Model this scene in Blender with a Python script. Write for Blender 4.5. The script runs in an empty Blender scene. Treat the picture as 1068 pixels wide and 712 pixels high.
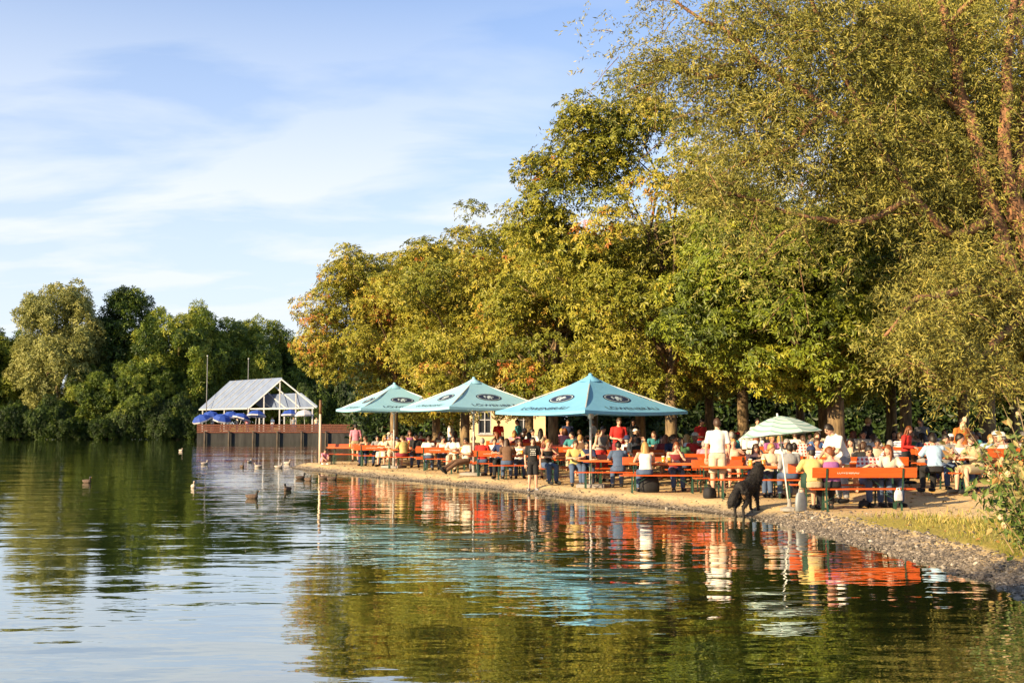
import bpy, bmesh, math, random
import numpy as np
from mathutils import Vector, Matrix, Euler

random.seed(7)
RNG = np.random.default_rng(11)
R = math.radians
scene = bpy.context.scene
COL = scene.collection

# ------------------------------------------------------------------ camera
F_PX, CAM_Z, PITCH = 1186.7, 2.0, math.atan(87 / 1186.7)
cd = bpy.data.cameras.new('camera')
cd.lens, cd.sensor_width = 40, 36
cd.clip_start, cd.clip_end = 0.1, 6000
cam = bpy.data.objects.new('camera', cd)
COL.objects.link(cam)
cam.location = (0, 0, CAM_Z)
cam.rotation_euler = (math.pi / 2 + PITCH, 0, 0)
scene.camera = cam


def X(px, d):
    """world x of the photo column px at ground distance d"""
    return (px - 534) / 1190.0 * d


def Z(py, d):
    return CAM_Z + (443 - py) / 1190.0 * d


# ------------------------------------------------------------------ light
SUN_EL, SUN_AZ = R(20), math.atan2(-0.80, -0.60)
TO_SUN = Vector((math.sin(SUN_AZ) * math.cos(SUN_EL), math.cos(SUN_AZ) * math.cos(SUN_EL), math.sin(SUN_EL)))
sl = bpy.data.lights.new('sun', 'SUN')
sl.energy, sl.angle, sl.color = 5.0, R(0.6), (1.0, 0.76, 0.44)
sun = bpy.data.objects.new('sun', sl)
COL.objects.link(sun)
sun.rotation_euler = (-TO_SUN).to_track_quat('-Z', 'Y').to_euler()

world = bpy.data.worlds.new('World')
scene.world = world
world.use_nodes = True
nt = world.node_tree
nt.nodes.clear()


def N(nt, kind, **kw):
    n = nt.nodes.new(kind)
    for k, v in kw.items():
        setattr(n, k, v)
    return n


def wire(nt, a, ao, b, bi):
    nt.links.new(a.outputs[ao], b.inputs[bi])


out = N(nt, 'ShaderNodeOutputWorld')
bg = N(nt, 'ShaderNodeBackground')
bg.inputs['Strength'].default_value = 0.083
sky = N(nt, 'ShaderNodeTexSky', sky_type='NISHITA', sun_disc=False)
sky.sun_elevation, sky.sun_rotation = SUN_EL, SUN_AZ
sky.air_density, sky.dust_density, sky.ozone_density = 1.0, 0.6, 2.5
tc = N(nt, 'ShaderNodeTexCoord')
sep = N(nt, 'ShaderNodeSeparateXYZ')
wire(nt, tc, 'Generated', sep, 0)
den = N(nt, 'ShaderNodeMath', operation='ADD')
wire(nt, sep, 'Z', den, 0)
den.inputs[1].default_value = 0.22
dv = []
for ax in 'XY':
    m = N(nt, 'ShaderNodeMath', operation='DIVIDE')
    wire(nt, sep, ax, m, 0)
    wire(nt, den, 0, m, 1)
    dv.append(m)
cmb = N(nt, 'ShaderNodeCombineXYZ')
wire(nt, dv[0], 0, cmb, 0)
wire(nt, dv[1], 0, cmb, 1)
mp = N(nt, 'ShaderNodeMapping')
mp.inputs['Scale'].default_value = (0.9, 1.9, 1)
mp.inputs['Rotation'].default_value = (0, 0, R(-14))
mp.inputs['Location'].default_value = (3.1, 0.55, 0)
wire(nt, cmb, 0, mp, 0)
n1 = N(nt, 'ShaderNodeTexNoise')
n1.inputs['Scale'].default_value = 1.5
n1.inputs['Detail'].default_value = 7
n1.inputs['Roughness'].default_value = 0.52
n1.inputs['Distortion'].default_value = 0.35
wire(nt, mp, 0, n1, 0)
cr = N(nt, 'ShaderNodeValToRGB')
cr.color_ramp.elements[0].position, cr.color_ramp.elements[1].position = 0.24, 0.56
cr.color_ramp.elements[0].color = (0, 0, 0, 1)
cr.color_ramp.elements[1].color = (0.97, 0.97, 0.97, 1)
wire(nt, n1, 'Fac', cr, 0)
# pale veil thickening towards the horizon
hz = N(nt, 'ShaderNodeMapRange')
hz.inputs['From Min'].default_value, hz.inputs['From Max'].default_value = 0.0, 0.42
hz.inputs['To Min'].default_value, hz.inputs['To Max'].default_value = 1.0, 0.11
wire(nt, sep, 'Z', hz, 0)
topf = N(nt, 'ShaderNodeMapRange')
topf.inputs['From Min'].default_value, topf.inputs['From Max'].default_value = 0.19, 0.36
topf.inputs['To Min'].default_value, topf.inputs['To Max'].default_value = 1.0, 0.30
wire(nt, sep, 'Z', topf, 0)
crm = N(nt, 'ShaderNodeMath', operation='MULTIPLY')
wire(nt, cr, 0, crm, 0)
wire(nt, topf, 0, crm, 1)
mx0 = N(nt, 'ShaderNodeMath', operation='MAXIMUM')
wire(nt, crm, 0, mx0, 0)
wire(nt, hz, 0, mx0, 1)
tint = N(nt, 'ShaderNodeMix', data_type='RGBA', blend_type='MULTIPLY')
tint.inputs[0].default_value = 1
tint.inputs[7].default_value = (SKY_TINT := (0.66, 0.92, 1.24, 1))
wire(nt, sky, 0, tint, 6)
mix = N(nt, 'ShaderNodeMix', data_type='RGBA')
wire(nt, mx0, 0, mix, 0)
wire(nt, tint, 2, mix, 6)
mix.inputs[7].default_value = (4.75, 5.05, 5.4, 1)
wire(nt, mix, 2, bg, 'Color')
wire(nt, bg, 0, out, 0)

scene.view_settings.view_transform = 'Standard'
scene.view_settings.look = 'None'
scene.view_settings.exposure = 1.25
scene.view_settings.gamma = 1.0
scene.cycles.max_bounces = 6
scene.cycles.diffuse_bounces = 3
scene.cycles.glossy_bounces = 3
scene.cycles.transmission_bounces = 4
scene.cycles.caustics_reflective = False
scene.cycles.caustics_refractive = False
scene.cycles.use_denoising = True
scene.cycles.sample_clamp_indirect = 4


# ------------------------------------------------------------------ materials
def srgb(r, g, b):
    return tuple((c / 255 / 12.92 if c / 255 <= 0.04045 else ((c / 255 + 0.055) / 1.055) ** 2.4) for c in (r, g, b)) + (1,)


def nmat(name, c1, c2=None, scale=6.0, rough=0.6, bump=0.0, metal=0.0, detail=5, stretch=(1, 1, 1), transl=0.0, spec=0.4, coat=0.0, lo=0.35, hi=0.65):
    m = bpy.data.materials.new(name)
    m.use_nodes = True
    t = m.node_tree
    p = t.nodes['Principled BSDF']
    p.inputs['Roughness'].default_value = rough
    p.inputs['Metallic'].default_value = metal
    p.inputs['Specular IOR Level'].default_value = spec
    p.inputs['Coat Weight'].default_value = coat
    c1 = tuple(c1[:3]) + (1,)
    c2 = tuple(c2[:3]) + (1,) if c2 else tuple(c * 0.72 for c in c1[:3]) + (1,)
    co = N(t, 'ShaderNodeTexCoord')
    ma = N(t, 'ShaderNodeMapping')
    ma.inputs['Scale'].default_value = stretch
    wire(t, co, 'Object', ma, 0)
    no = N(t, 'ShaderNodeTexNoise')
    no.inputs['Scale'].default_value = scale
    no.inputs['Detail'].default_value = detail
    wire(t, ma, 0, no, 0)
    ra = N(t, 'ShaderNodeValToRGB')
    ra.color_ramp.elements[0].position, ra.color_ramp.elements[1].position = lo, hi
    ra.color_ramp.elements[0].color, ra.color_ramp.elements[1].color = c2, c1
    wire(t, no, 'Fac', ra, 0)
    wire(t, ra, 0, p, 'Base Color')
    if bump:
        b = N(t, 'ShaderNodeBump')
        b.inputs['Strength'].default_value = bump
        b.inputs['Distance'].default_value = 0.02
        wire(t, no, 'Fac', b, 'Height')
        wire(t, b, 0, p, 'Normal')
    if transl:
        tr = N(t, 'ShaderNodeBsdfTranslucent')
        wire(t, ra, 0, tr, 'Color')
        mi = N(t, 'ShaderNodeMixShader')
        mi.inputs[0].default_value = transl
        wire(t, p, 0, mi, 1)
        wire(t, tr, 0, mi, 2)
        wire(t, mi, 0, t.nodes['Material Output'], 0)
    return m


ALB = 0.86


def leaf_mat(name, stops, transl=0.28, rough=0.5):
    m = bpy.data.materials.new(name)
    m.use_nodes = True
    t = m.node_tree
    p = t.nodes['Principled BSDF']
    p.inputs['Roughness'].default_value = rough
    p.inputs['Specular IOR Level'].default_value = 0.35
    at = N(t, 'ShaderNodeAttribute', attribute_name='tone')
    ra = N(t, 'ShaderNodeValToRGB')
    els = ra.color_ramp.elements
    while len(els) < len(stops):
        els.new(0.5)
    for e, (pos, c) in zip(els, stops):
        e.position, e.color = pos, tuple(q * ALB for q in c) + (1,)
    wire(t, at, 'Fac', ra, 0)
    wire(t, ra, 0, p, 'Base Color')
    tr = N(t, 'ShaderNodeBsdfTranslucent')
    wire(t, ra, 0, tr, 'Color')
    mi = N(t, 'ShaderNodeMixShader')
    mi.inputs[0].default_value = transl
    wire(t, p, 0, mi, 1)
    wire(t, tr, 0, mi, 2)
    wire(t, mi, 0, t.nodes['Material Output'], 0)
    return m


# ------------------------------------------------------------------ mesh builder
class MB:
    def __init__(self):
        self.v, self.f, self.m = [], [], []

    def raw(self, vs, fs, mi=0):
        b = len(self.v)
        self.v += [tuple(v) for v in vs]
        self.f += [tuple(b + i for i in f) for f in fs]
        self.m += [mi] * len(fs)

    def mesh(self, me, mi=0, mat=None):
        M = mat or Matrix()
        b = len(self.v)
        self.v += [tuple(M @ v.co) for v in me.vertices]
        for p in me.polygons:
            self.f.append(tuple(b + i for i in p.vertices))
            self.m.append(mi if mi is not None else p.material_index)

    def box(self, c, s, rot=None, mi=0):
        M = rot.to_matrix() if isinstance(rot, Euler) else (rot or Matrix.Identity(3))
        c = Vector(c)
        vs = [c + M @ Vector((x * s[0] / 2, y * s[1] / 2, z * s[2] / 2)) for x in (-1, 1) for y in (-1, 1) for z in (-1, 1)]
        self.raw(vs, [(0, 1, 3, 2), (4, 6, 7, 5), (0, 4, 5, 1), (2, 3, 7, 6), (0, 2, 6, 4), (1, 5, 7, 3)], mi)

    def bar(self, a, b, w, t, mi=0, up=(0, 0, 1)):
        """rectangular bar from a to b, width w (sideways) and thickness t"""
        a, b = Vector(a), Vector(b)
        d = (b - a).normalized()
        u = Vector(up)
        if abs(d.dot(u)) > 0.95:
            u = Vector((0, 1, 0))
        s = d.cross(u).normalized()
        u = s.cross(d)
        M = Matrix((s, d, u)).transposed()
        self.box((a + b) / 2, (w, (b - a).length, t), M, mi)

    def loft(self, rings, mi=0, caps=True):
        n = len(rings[0])
        b = len(self.v)
        for r in rings:
            self.v += [tuple(p) for p in r]
        for i in range(len(rings) - 1):
            for j in range(n):
                k = (j + 1) % n
                self.f.append((b + i * n + j, b + i * n + k, b + (i + 1) * n + k, b + (i + 1) * n + j))
                self.m.append(mi)
        if caps:
            self.f.append(tuple(b + j for j in reversed(range(n))))
            self.f.append(tuple(b + (len(rings) - 1) * n + j for j in range(n)))
            self.m += [mi, mi]

    def tube(self, pts, rad, n=8, mi=0, caps=True, flat=1.0):
        pts = [Vector(p) for p in pts]
        if not hasattr(rad, '__len__'):
            rad = [rad] * len(pts)
        rings, s = [], None
        for i, p in enumerate(pts):
            d = (pts[min(i + 1, len(pts) - 1)] - pts[max(i - 1, 0)]).normalized()
            if s is None:
                a = Vector((1, 0, 0)) if abs(d.x) < 0.9 else Vector((0, 1, 0))
                s = (a - d * a.dot(d)).normalized()
            else:
                s = (s - d * s.dot(d)).normalized()
            u = d.cross(s)
            rings.append([p + (s * math.cos(2 * math.pi * k / n) + u * math.sin(2 * math.pi * k / n) * flat) * rad[i] for k in range(n)])
        self.loft(rings, mi, caps)

    def ell(self, c, r, rot=None, nu=12, nv=8, mi=0):
        M = rot.to_matrix() if isinstance(rot, Euler) else (rot or Matrix.Identity(3))
        c = Vector(c)
        rings = []
        for i in range(1, nv):
            th = math.pi * i / nv
            rings.append([c + M @ Vector((r[0] * math.sin(th) * math.cos(2 * math.pi * k / nu), r[1] * math.sin(th) * math.sin(2 * math.pi * k / nu), -r[2] * math.cos(th))) for k in range(nu)])
        b = len(self.v)
        self.loft(rings, mi, False)
        bot, top = len(self.v), len(self.v) + 1
        self.v += [tuple(c + M @ Vector((0, 0, -r[2]))), tuple(c + M @ Vector((0, 0, r[2])))]
        L = b + (nv - 2) * nu
        for k in range(nu):
            self.f.append((bot, b + (k + 1) % nu, b + k))
            self.f.append((top, L + k, L + (k + 1) % nu))
            self.m += [mi, mi]

    def lathe(self, prof, c=(0, 0, 0), n=16, mi=0, caps=False):
        self.loft([[(c[0] + r * math.cos(2 * math.pi * k / n), c[1] + r * math.sin(2 * math.pi * k / n), c[2] + z) for k in range(n)] for r, z in prof], mi, caps)

    def data(self, name, mats, smooth=False, bevel=0):
        me = bpy.data.meshes.new(name)
        me.from_pydata(self.v, [], self.f)
        for m in (mats if isinstance(mats, (list, tuple)) else [mats]):
            me.materials.append(m)
        me.polygons.foreach_set('material_index', self.m)
        if bevel:
            bm = bmesh.new()
            bm.from_mesh(me)
            bmesh.ops.bevel(bm, geom=bm.edges[:], offset=bevel, segments=1, affect='EDGES')
            bm.to_mesh(me)
            bm.free()
        me.polygons.foreach_set('use_smooth', [smooth] * len(me.polygons))
        me.update()
        return me

    def build(self, name, mats, parent=None, smooth=False, bevel=0):
        return link(name, self.data(name, mats, smooth, bevel), parent)


def link(name, data, parent=None):
    o = bpy.data.objects.new(name, data)
    COL.objects.link(o)
    if parent is not None:
        o.parent = parent
    return o


def tag(o, label=None, cat=None, group=None, kind=None):
    for k, v in (('label', label), ('category', cat), ('group', group), ('kind', kind)):
        if v:
            o[k] = v
    return o


def empty(name, loc=(0, 0, 0), rz=0.0, label=None, cat=None, group=None):
    o = bpy.data.objects.new(name, None)
    o.empty_display_size = 0.2
    COL.objects.link(o)
    o.location, o.rotation_euler = loc, (0, 0, rz)
    return tag(o, label, cat, group)


KIDS = {}


def copy_tree(o, parent=None):
    c = o.copy()
    COL.objects.link(c)
    if parent is not None:
        c.parent = parent
    for ch in list(o.children):
        copy_tree(ch, c)
    return c


def quads(name, verts, nfv, faces_idx, mats, tone=None, smooth=False):
    """fast mesh from numpy: all faces have nfv corners"""
    me = bpy.data.meshes.new(name)
    nf = len(faces_idx)
    me.vertices.add(len(verts))
    me.vertices.foreach_set('co', np.ascontiguousarray(verts, dtype=np.float32).ravel())
    me.loops.add(nf * nfv)
    me.loops.foreach_set('vertex_index', np.ascontiguousarray(faces_idx, dtype=np.int32).ravel())
    me.polygons.add(nf)
    me.polygons.foreach_set('loop_start', np.arange(nf, dtype=np.int32) * nfv)
    me.polygons.foreach_set('use_smooth', np.full(nf, smooth))
    for m in (mats if isinstance(mats, (list, tuple)) else [mats]):
        me.materials.append(m)
    if tone is not None:
        a = me.attributes.new('tone', 'FLOAT', 'POINT')
        a.data.foreach_set('value', np.ascontiguousarray(tone, dtype=np.float32))
    me.update(calc_edges=True)
    return me


def unit(a):
    return a / np.maximum(np.linalg.norm(a, axis=1, keepdims=True), 1e-9)


# ------------------------------------------------------------------ the lake shore and the ground
SHORE = [(-10.7, 54.2), (-9.7, 51.4), (-8.4, 49.2), (-5.0, 43), (-1.3, 37), (1.3, 31.4), (3.8, 27.4), (5.1, 24.7), (5.45, 22), (5.75, 20),
         (6.05, 17.6), (6.0, 14.6), (5.8, 12.8), (5.2, 9.5), (4, 6.5), (0, 4.6), (-12, 4), (-30, 2), (-60, 4), (-85, 25), (-100, 70), (-104, 130),
         (-92, 156), (-60, 156.5), (-45, 155), (-37, 151), (-36.4, 132.2), (-10, 132.2), (-6, 110), (-5, 80), (-6.6, 62), (-8.6, 57.5)]
SH = np.array(SHORE, float)


def sd_np(P):
    """signed distance to the lake: + on land"""
    d = np.full(len(P), 1e9)
    inside = np.zeros(len(P), bool)
    for i in range(len(SH)):
        a, b = SH[i], SH[(i + 1) % len(SH)]
        ab = b - a
        t = np.clip(((P - a) @ ab) / (ab @ ab), 0, 1)
        d = np.minimum(d, np.linalg.norm(P - a - t[:, None] * ab, axis=1))
        cr_ = ((a[1] > P[:, 1]) != (b[1] > P[:, 1]))
        with np.errstate(divide='ignore', invalid='ignore'):
            xi = (b[0] - a[0]) * (P[:, 1] - a[1]) / (b[1] - a[1]) + a[0]
        inside ^= cr_ & (P[:, 0] < xi)
    return np.where(inside, -d, d)


def wob(P):
    x, y = P[:, 0], P[:, 1]
    return 0.10 * np.sin(1.3 * x + 0.7 * y) + 0.07 * np.sin(2.9 * y - 1.1 * x + 1) + 0.05 * np.sin(5.3 * x + 4.1 * y) + 0.03 * np.sin(9.7 * y - 6.0 * x)


def sst(a, b, x):
    t = np.clip((x - a) / (b - a), 0, 1)
    return t * t * (3 - 2 * t)


def height_np(P):
    s = sd_np(P) + wob(P) * 0.8
    z = np.where(s < 0, np.maximum(s * 0.28, -0.9), 0.2 * sst(0, 1.0, s) + s.clip(0, 0.4) * 0.05)
    z = z + 0.25 * sst(2.6, 6.5, s) + 0.012 * np.sin(2.1 * P[:, 0] + 1.7 * P[:, 1]) * (s > 0.4)
    far = sst(160, 900, np.abs(P[:, 1])) + sst(90, 700, np.abs(P[:, 0]))
    return z + far * 2.0, s


def gz(x, y):
    return float(height_np(np.array([[x, y]], float))[0][0])


def graded(lo, hi, flo, fhi, step, grow=1.35):
    c = list(np.arange(flo, fhi, step))
    s, x = step, c[-1]
    while x < hi:
        s *= grow
        x += s
        c.append(x)
    s, x = step, c[0]
    pre = []
    while x > lo:
        s *= grow
        x -= s
        pre.append(x)
    return np.array(pre[::-1] + c)


gx_, gy_ = graded(-2500, 2500, -13, 15, 0.16), graded(-2500, 3000, 5, 60, 0.2)
GX, GY = np.meshgrid(gx_, gy_)
GP = np.stack([GX.ravel(), GY.ravel()], 1)
gzv, gsd = height_np(GP)
nx_, ny_ = len(gx_), len(gy_)
idx = np.arange(nx_ * ny_).reshape(ny_, nx_)
gf = np.stack([idx[:-1, :-1], idx[:-1, 1:], idx[1:, 1:], idx[1:, :-1]], -1).reshape(-1, 4)
# grass: bank on the right and everywhere away from the beer garden
gr_ = np.maximum(sst(23.6, 20.8, GY.ravel() + 0.35 * (GX.ravel() - 7)) * sst(.55, 1.1, gsd), sst(85, 95, GY.ravel()))
gr_ = np.maximum(gr_, sst(20, 30, np.abs(GX.ravel() - 2)))

gm = bpy.data.materials.new('earth_and_gravel')
gm.use_nodes = True
t = gm.node_tree
p = t.nodes['Principled BSDF']
p.inputs['Roughness'].default_value = 0.95
p.inputs['Specular IOR Level'].default_value = 0.15
geo = N(t, 'ShaderNodeNewGeometry')


def noise(t, src, scale, detail=4, rough=0.55):
    n = N(t, 'ShaderNodeTexNoise')
    n.inputs['Scale'].default_value, n.inputs['Detail'].default_value, n.inputs['Roughness'].default_value = scale, detail, rough
    wire(t, src, 'Position', n, 0)
    return n


def ramp(t, src, o, stops):
    r = N(t, 'ShaderNodeValToRGB')
    while len(r.color_ramp.elements) < len(stops):
        r.color_ramp.elements.new(0.5)
    for e, (pos, c) in zip(r.color_ramp.elements, stops):
        e.position, e.color = pos, tuple(c) + (1,)
    wire(t, src, o, r, 0)
    return r


def mixc(t, fac, fo, a, b):
    m = N(t, 'ShaderNodeMix', data_type='RGBA')
    wire(t, fac, fo, m, 0)
    wire(t, a, 0, m, 6)
    wire(t, b, 0, m, 7)
    return m


big, fine, vor = noise(t, geo, 0.7, 5), noise(t, geo, 14, 4, 0.7), N(t, 'ShaderNodeTexVoronoi')
vor.inputs['Scale'].default_value = 22
wire(t, geo, 'Position', vor, 0)
sand = ramp(t, fine, 'Fac', [(0.25, (0.36, 0.25, 0.12)), (0.55, (0.60, 0.44, 0.23)), (0.85, (0.70, 0.55, 0.33))])
grav = ramp(t, vor, 'Color', [(0.1, (0.07, 0.06, 0.05)), (0.5, (0.18, 0.15, 0.115)), (0.95, (0.34, 0.28, 0.22))])
gras = ramp(t, fine, 'Fac', [(0.3, (0.10, 0.12, 0.02)), (0.5, (0.34, 0.27, 0.055)), (0.75, (0.58, 0.41, 0.12))])
asd, agr = N(t, 'ShaderNodeAttribute', attribute_name='tone'), N(t, 'ShaderNodeAttribute', attribute_name='grass')
edge = N(t, 'ShaderNodeMath', operation='MULTIPLY_ADD')
wire(t, big, 'Fac', edge, 0)
edge.inputs[1].default_value = 0.9
wire(t, asd, 'Fac', edge, 2)
gmask = N(t, 'ShaderNodeMapRange')
gmask.inputs['From Min'].default_value, gmask.inputs['From Max'].default_value = 0.75, 1.2
wire(t, edge, 0, gmask, 0)
c1 = N(t, 'ShaderNodeMix', data_type='RGBA')
wire(t, gmask, 0, c1, 0)
wire(t, grav, 0, c1, 6)
wire(t, sand, 0, c1, 7)
gmul = N(t, 'ShaderNodeMath', operation='MULTIPLY_ADD')
wire(t, big, 'Fac', gmul, 0)
gmul.inputs[1].default_value = 0.8
wire(t, agr, 'Fac', gmul, 2)
gm2 = N(t, 'ShaderNodeMapRange')
gm2.inputs['From Min'].default_value, gm2.inputs['From Max'].default_value = 0.7, 1.2
wire(t, gmul, 0, gm2, 0)
c2 = N(t, 'ShaderNodeMix', data_type='RGBA')
wire(t, gm2, 0, c2, 0)
wire(t, c1, 2, c2, 6)
wire(t, gras, 0, c2, 7)
wet = ramp(t, asd, 'Fac', [(0.0, (.34, .31, .27)), (0.10, (.42, .39, .35)), (0.22, (1, 1, 1))])
c4 = N(t, 'ShaderNodeMix', data_type='RGBA', blend_type='MULTIPLY')
c4.inputs[0].default_value = 1
wire(t, c2, 2, c4, 6)
wire(t, wet, 0, c4, 7)
wire(t, c4, 2, p, 'Base Color')
bp = N(t, 'ShaderNodeBump')
bp.inputs['Strength'].default_value, bp.inputs['Distance'].default_value = 0.6, 0.03
wire(t, fine, 'Fac', bp, 'Height')
wire(t, bp, 0, p, 'Normal')
gme = quads('ground', np.column_stack([GP, gzv]), 4, gf, gm, tone=gsd.clip(-5, 5), smooth=True)
ga = gme.attributes.new('grass', 'FLOAT', 'POINT')
ga.data.foreach_set('value', gr_.astype(np.float32))
tag(link('ground', gme), 'sandy shore and lakeside ground around the water', kind='structure')

# ------------------------------------------------------------------ water
wm = bpy.data.materials.new('lake_water')
wm.use_nodes = True
t = wm.node_tree
t.nodes.remove(t.nodes['Principled BSDF'])
body = N(t, 'ShaderNodeBsdfDiffuse')
body.inputs['Color'].default_value = (0.034, 0.052, 0.010, 1)
gls = N(t, 'ShaderNodeBsdfGlossy')
gls.inputs['Roughness'].default_value = 0.012
gls.inputs['Color'].default_value = (0.97, 0.98, 0.97, 1)
fr = N(t, 'ShaderNodeFresnel')
fr.inputs['IOR'].default_value = 1.36
pw = N(t, 'ShaderNodeMath', operation='POWER')
pw.inputs[1].default_value = 0.42
wire(t, fr, 0, pw, 0)
wmix = N(t, 'ShaderNodeMixShader')
wire(t, pw, 0, wmix, 0)
wire(t, body, 0, wmix, 1)
wire(t, gls, 0, wmix, 2)
wire(t, wmix, 0, t.nodes['Material Output'], 0)
geo = N(t, 'ShaderNodeNewGeometry')
hsum = None


def wave(scale, st, amp, rot=0, detail=2):
    global hsum
    ma = N(t, 'ShaderNodeMapping')
    ma.inputs['Scale'].default_value = st
    ma.inputs['Rotation'].default_value = (0, 0, rot)
    wire(t, geo, 'Position', ma, 0)
    n = N(t, 'ShaderNodeTexNoise')
    n.inputs['Scale'].default_value, n.inputs['Detail'].default_value = scale, detail
    wire(t, ma, 0, n, 0)
    m = N(t, 'ShaderNodeMath', operation='MULTIPLY')
    m.inputs[1].default_value = amp
    wire(t, n, 'Fac', m, 0)
    if hsum is None:
        hsum = m
    else:
        a = N(t, 'ShaderNodeMath', operation='ADD')
        wire(t, hsum, 0, a, 0)
        wire(t, m, 0, a, 1)
        hsum = a


wave(0.85, (0.45, 1.0, 1), 1.0, R(8))
wave(2.3, (0.5, 1.0, 1), 0.30, R(-6))
wave(6.0, (0.55, 1.0, 1), 0.085, R(14))
pa = N(t, 'ShaderNodeTexNoise')
pa.inputs['Scale'].default_value, pa.inputs['Detail'].default_value = 0.11, 2
wire(t, geo, 'Position', pa, 0)
pr = N(t, 'ShaderNodeMapRange')
pr.inputs['From Min'].default_value, pr.inputs['From Max'].default_value = 0.38, 0.66
pr.inputs['To Min'].default_value, pr.inputs['To Max'].default_value = 0.40, 1.2
wire(t, pa, 'Fac', pr, 0)
hm = N(t, 'ShaderNodeMath', operation='MULTIPLY')
wire(t, hsum, 0, hm, 0)
wire(t, pr, 0, hm, 1)
bp = N(t, 'ShaderNodeBump')
bp.inputs['Strength'].default_value, bp.inputs['Distance'].default_value = 1.0, 0.030
wire(t, hm, 0, bp, 'Height')
for q in (gls, fr):
    wire(t, bp, 0, q, 'Normal')
w = MB()
w.raw([(-118, -8, 0), (14, -8, 0), (14, 170, 0), (-118, 170, 0)], [(0, 1, 2, 3)])
tag(w.build('lake_water', wm), 'calm green lake with gentle ripples', kind='structure')
# ------------------------------------------------------------------ foliage
def leaf_cloud(name, P, Nm, Fw, size, tone, tv, tf, mat, bend=None):
    n = unit(Nm)
    f = unit(Fw - (Fw * n).sum(1, keepdims=True) * n)
    s = np.cross(n, f)
    tv = np.asarray(tv, float)
    V = P[:, None, :] + size[:, None, None] * (tv[None, :, 0, None] * f[:, None, :] + tv[None, :, 1, None] * s[:, None, :] + tv[None, :, 2, None] * n[:, None, :])
    k = len(tv)
    F = (np.arange(len(P))[:, None, None] * k + np.asarray(tf)[None]).reshape(-1, len(tf[0]))
    return quads(name, V.reshape(-1, 3), len(tf[0]), F, mat, tone=np.repeat(tone, k))


def palmate():
    v, f = [], []
    for a, L in ((-112, .6), (-56, .86), (0, 1.0), (56, .86), (112, .6)):
        c, s = math.cos(R(a)), math.sin(R(a))
        b = len(v)
        for u, w_, z in ((0.04, 0, 0), (0.62 * L, -.19 * L, -.04 * L), (L, 0, -.30 * L), (0.62 * L, .19 * L, -.04 * L)):
            v.append((u * c - w_ * s, u * s + w_ * c, z))
        f.append((b, b + 1, b + 2, b + 3))
    return v, f


PALM_V, PALM_F = palmate()
KITE_V, KITE_F = [(0, 0, 0), (.55, -.26, .04), (1, 0, -.12), (.55, .26, .04)], [(0, 1, 2, 3)]
SLIM_V, SLIM_F = [(0, 0, 0), (.45, -.12, .03), (1, 0, -.1), (.45, .12, .03)], [(0, 1, 2, 3)]
CLUMP_V = KITE_V + [(x * math.cos(2.2) - y * math.sin(2.2), x * math.sin(2.2) + y * math.cos(2.2), z + .1) for x, y, z in KITE_V] + \
    [(x * math.cos(4.3) - y * math.sin(4.3), x * math.sin(4.3) + y * math.cos(4.3), z - .08) for x, y, z in KITE_V]
CLUMP_F = [(0, 1, 2, 3), (4, 5, 6, 7), (8, 9, 10, 11)]

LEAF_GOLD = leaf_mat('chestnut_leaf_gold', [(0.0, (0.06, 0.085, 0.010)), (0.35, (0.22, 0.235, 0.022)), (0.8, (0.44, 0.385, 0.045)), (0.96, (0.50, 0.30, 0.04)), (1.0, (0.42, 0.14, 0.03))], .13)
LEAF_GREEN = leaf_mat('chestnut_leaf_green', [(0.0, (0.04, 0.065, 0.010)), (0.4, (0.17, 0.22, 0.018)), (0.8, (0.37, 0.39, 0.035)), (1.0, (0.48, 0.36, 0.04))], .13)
LEAF_WILLOW = leaf_mat('willow_leaf', [(0.0, (0.10, 0.115, 0.025)), (0.5, (0.29, 0.275, 0.055)), (1.0, (0.50, 0.42, 0.09))], .13)
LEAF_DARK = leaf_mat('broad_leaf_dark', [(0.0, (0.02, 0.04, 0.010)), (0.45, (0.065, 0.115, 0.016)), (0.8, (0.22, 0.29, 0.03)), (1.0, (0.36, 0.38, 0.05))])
LEAF_PALE = leaf_mat('willow_leaf_pale', [(0.0, (0.12, 0.14, 0.04)), (0.5, (0.32, 0.33, 0.09)), (1.0, (0.50, 0.47, 0.14))])
BARK = nmat('chestnut_bark', (0.25, 0.175, 0.09), (0.09, 0.06, 0.035), 5, 0.9, 0.9, stretch=(3, 3, 0.6))
BARK_W = nmat('willow_bark', (0.34, 0.17, 0.085), (0.07, 0.04, 0.025), 4, 0.9, 1.0, stretch=(3, 3, 0.7))


def clusters(c, rad, n, rng, rmin=.9, rmax=1.5, zcut=None, shell=(0.55, 1.0), lump=0.22):
    """cluster centres and radii scattered through a lumpy crown"""
    out = []
    ph = rng.uniform(0, 6.28, 6)
    while len(out) < n:
        d = rng.normal(size=3)
        d /= np.linalg.norm(d)
        az, el = math.atan2(d[1], d[0]), d[2]
        k = 1 + lump * (0.5 * math.sin(3 * az + ph[0]) + 0.4 * math.sin(5 * az + 4 * el + ph[1]) + 0.5 * math.sin(6 * el + 2 * az + ph[2]))
        r = rng.uniform(*shell) ** 0.7 * k
        p = np.array(c) + d * r * np.array(rad)
        if zcut is not None and p[2] < zcut:
            continue
        out.append((p, rng.uniform(rmin, rmax) * (0.75 if r > 0.95 else 1.0)))
    return out


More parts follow.
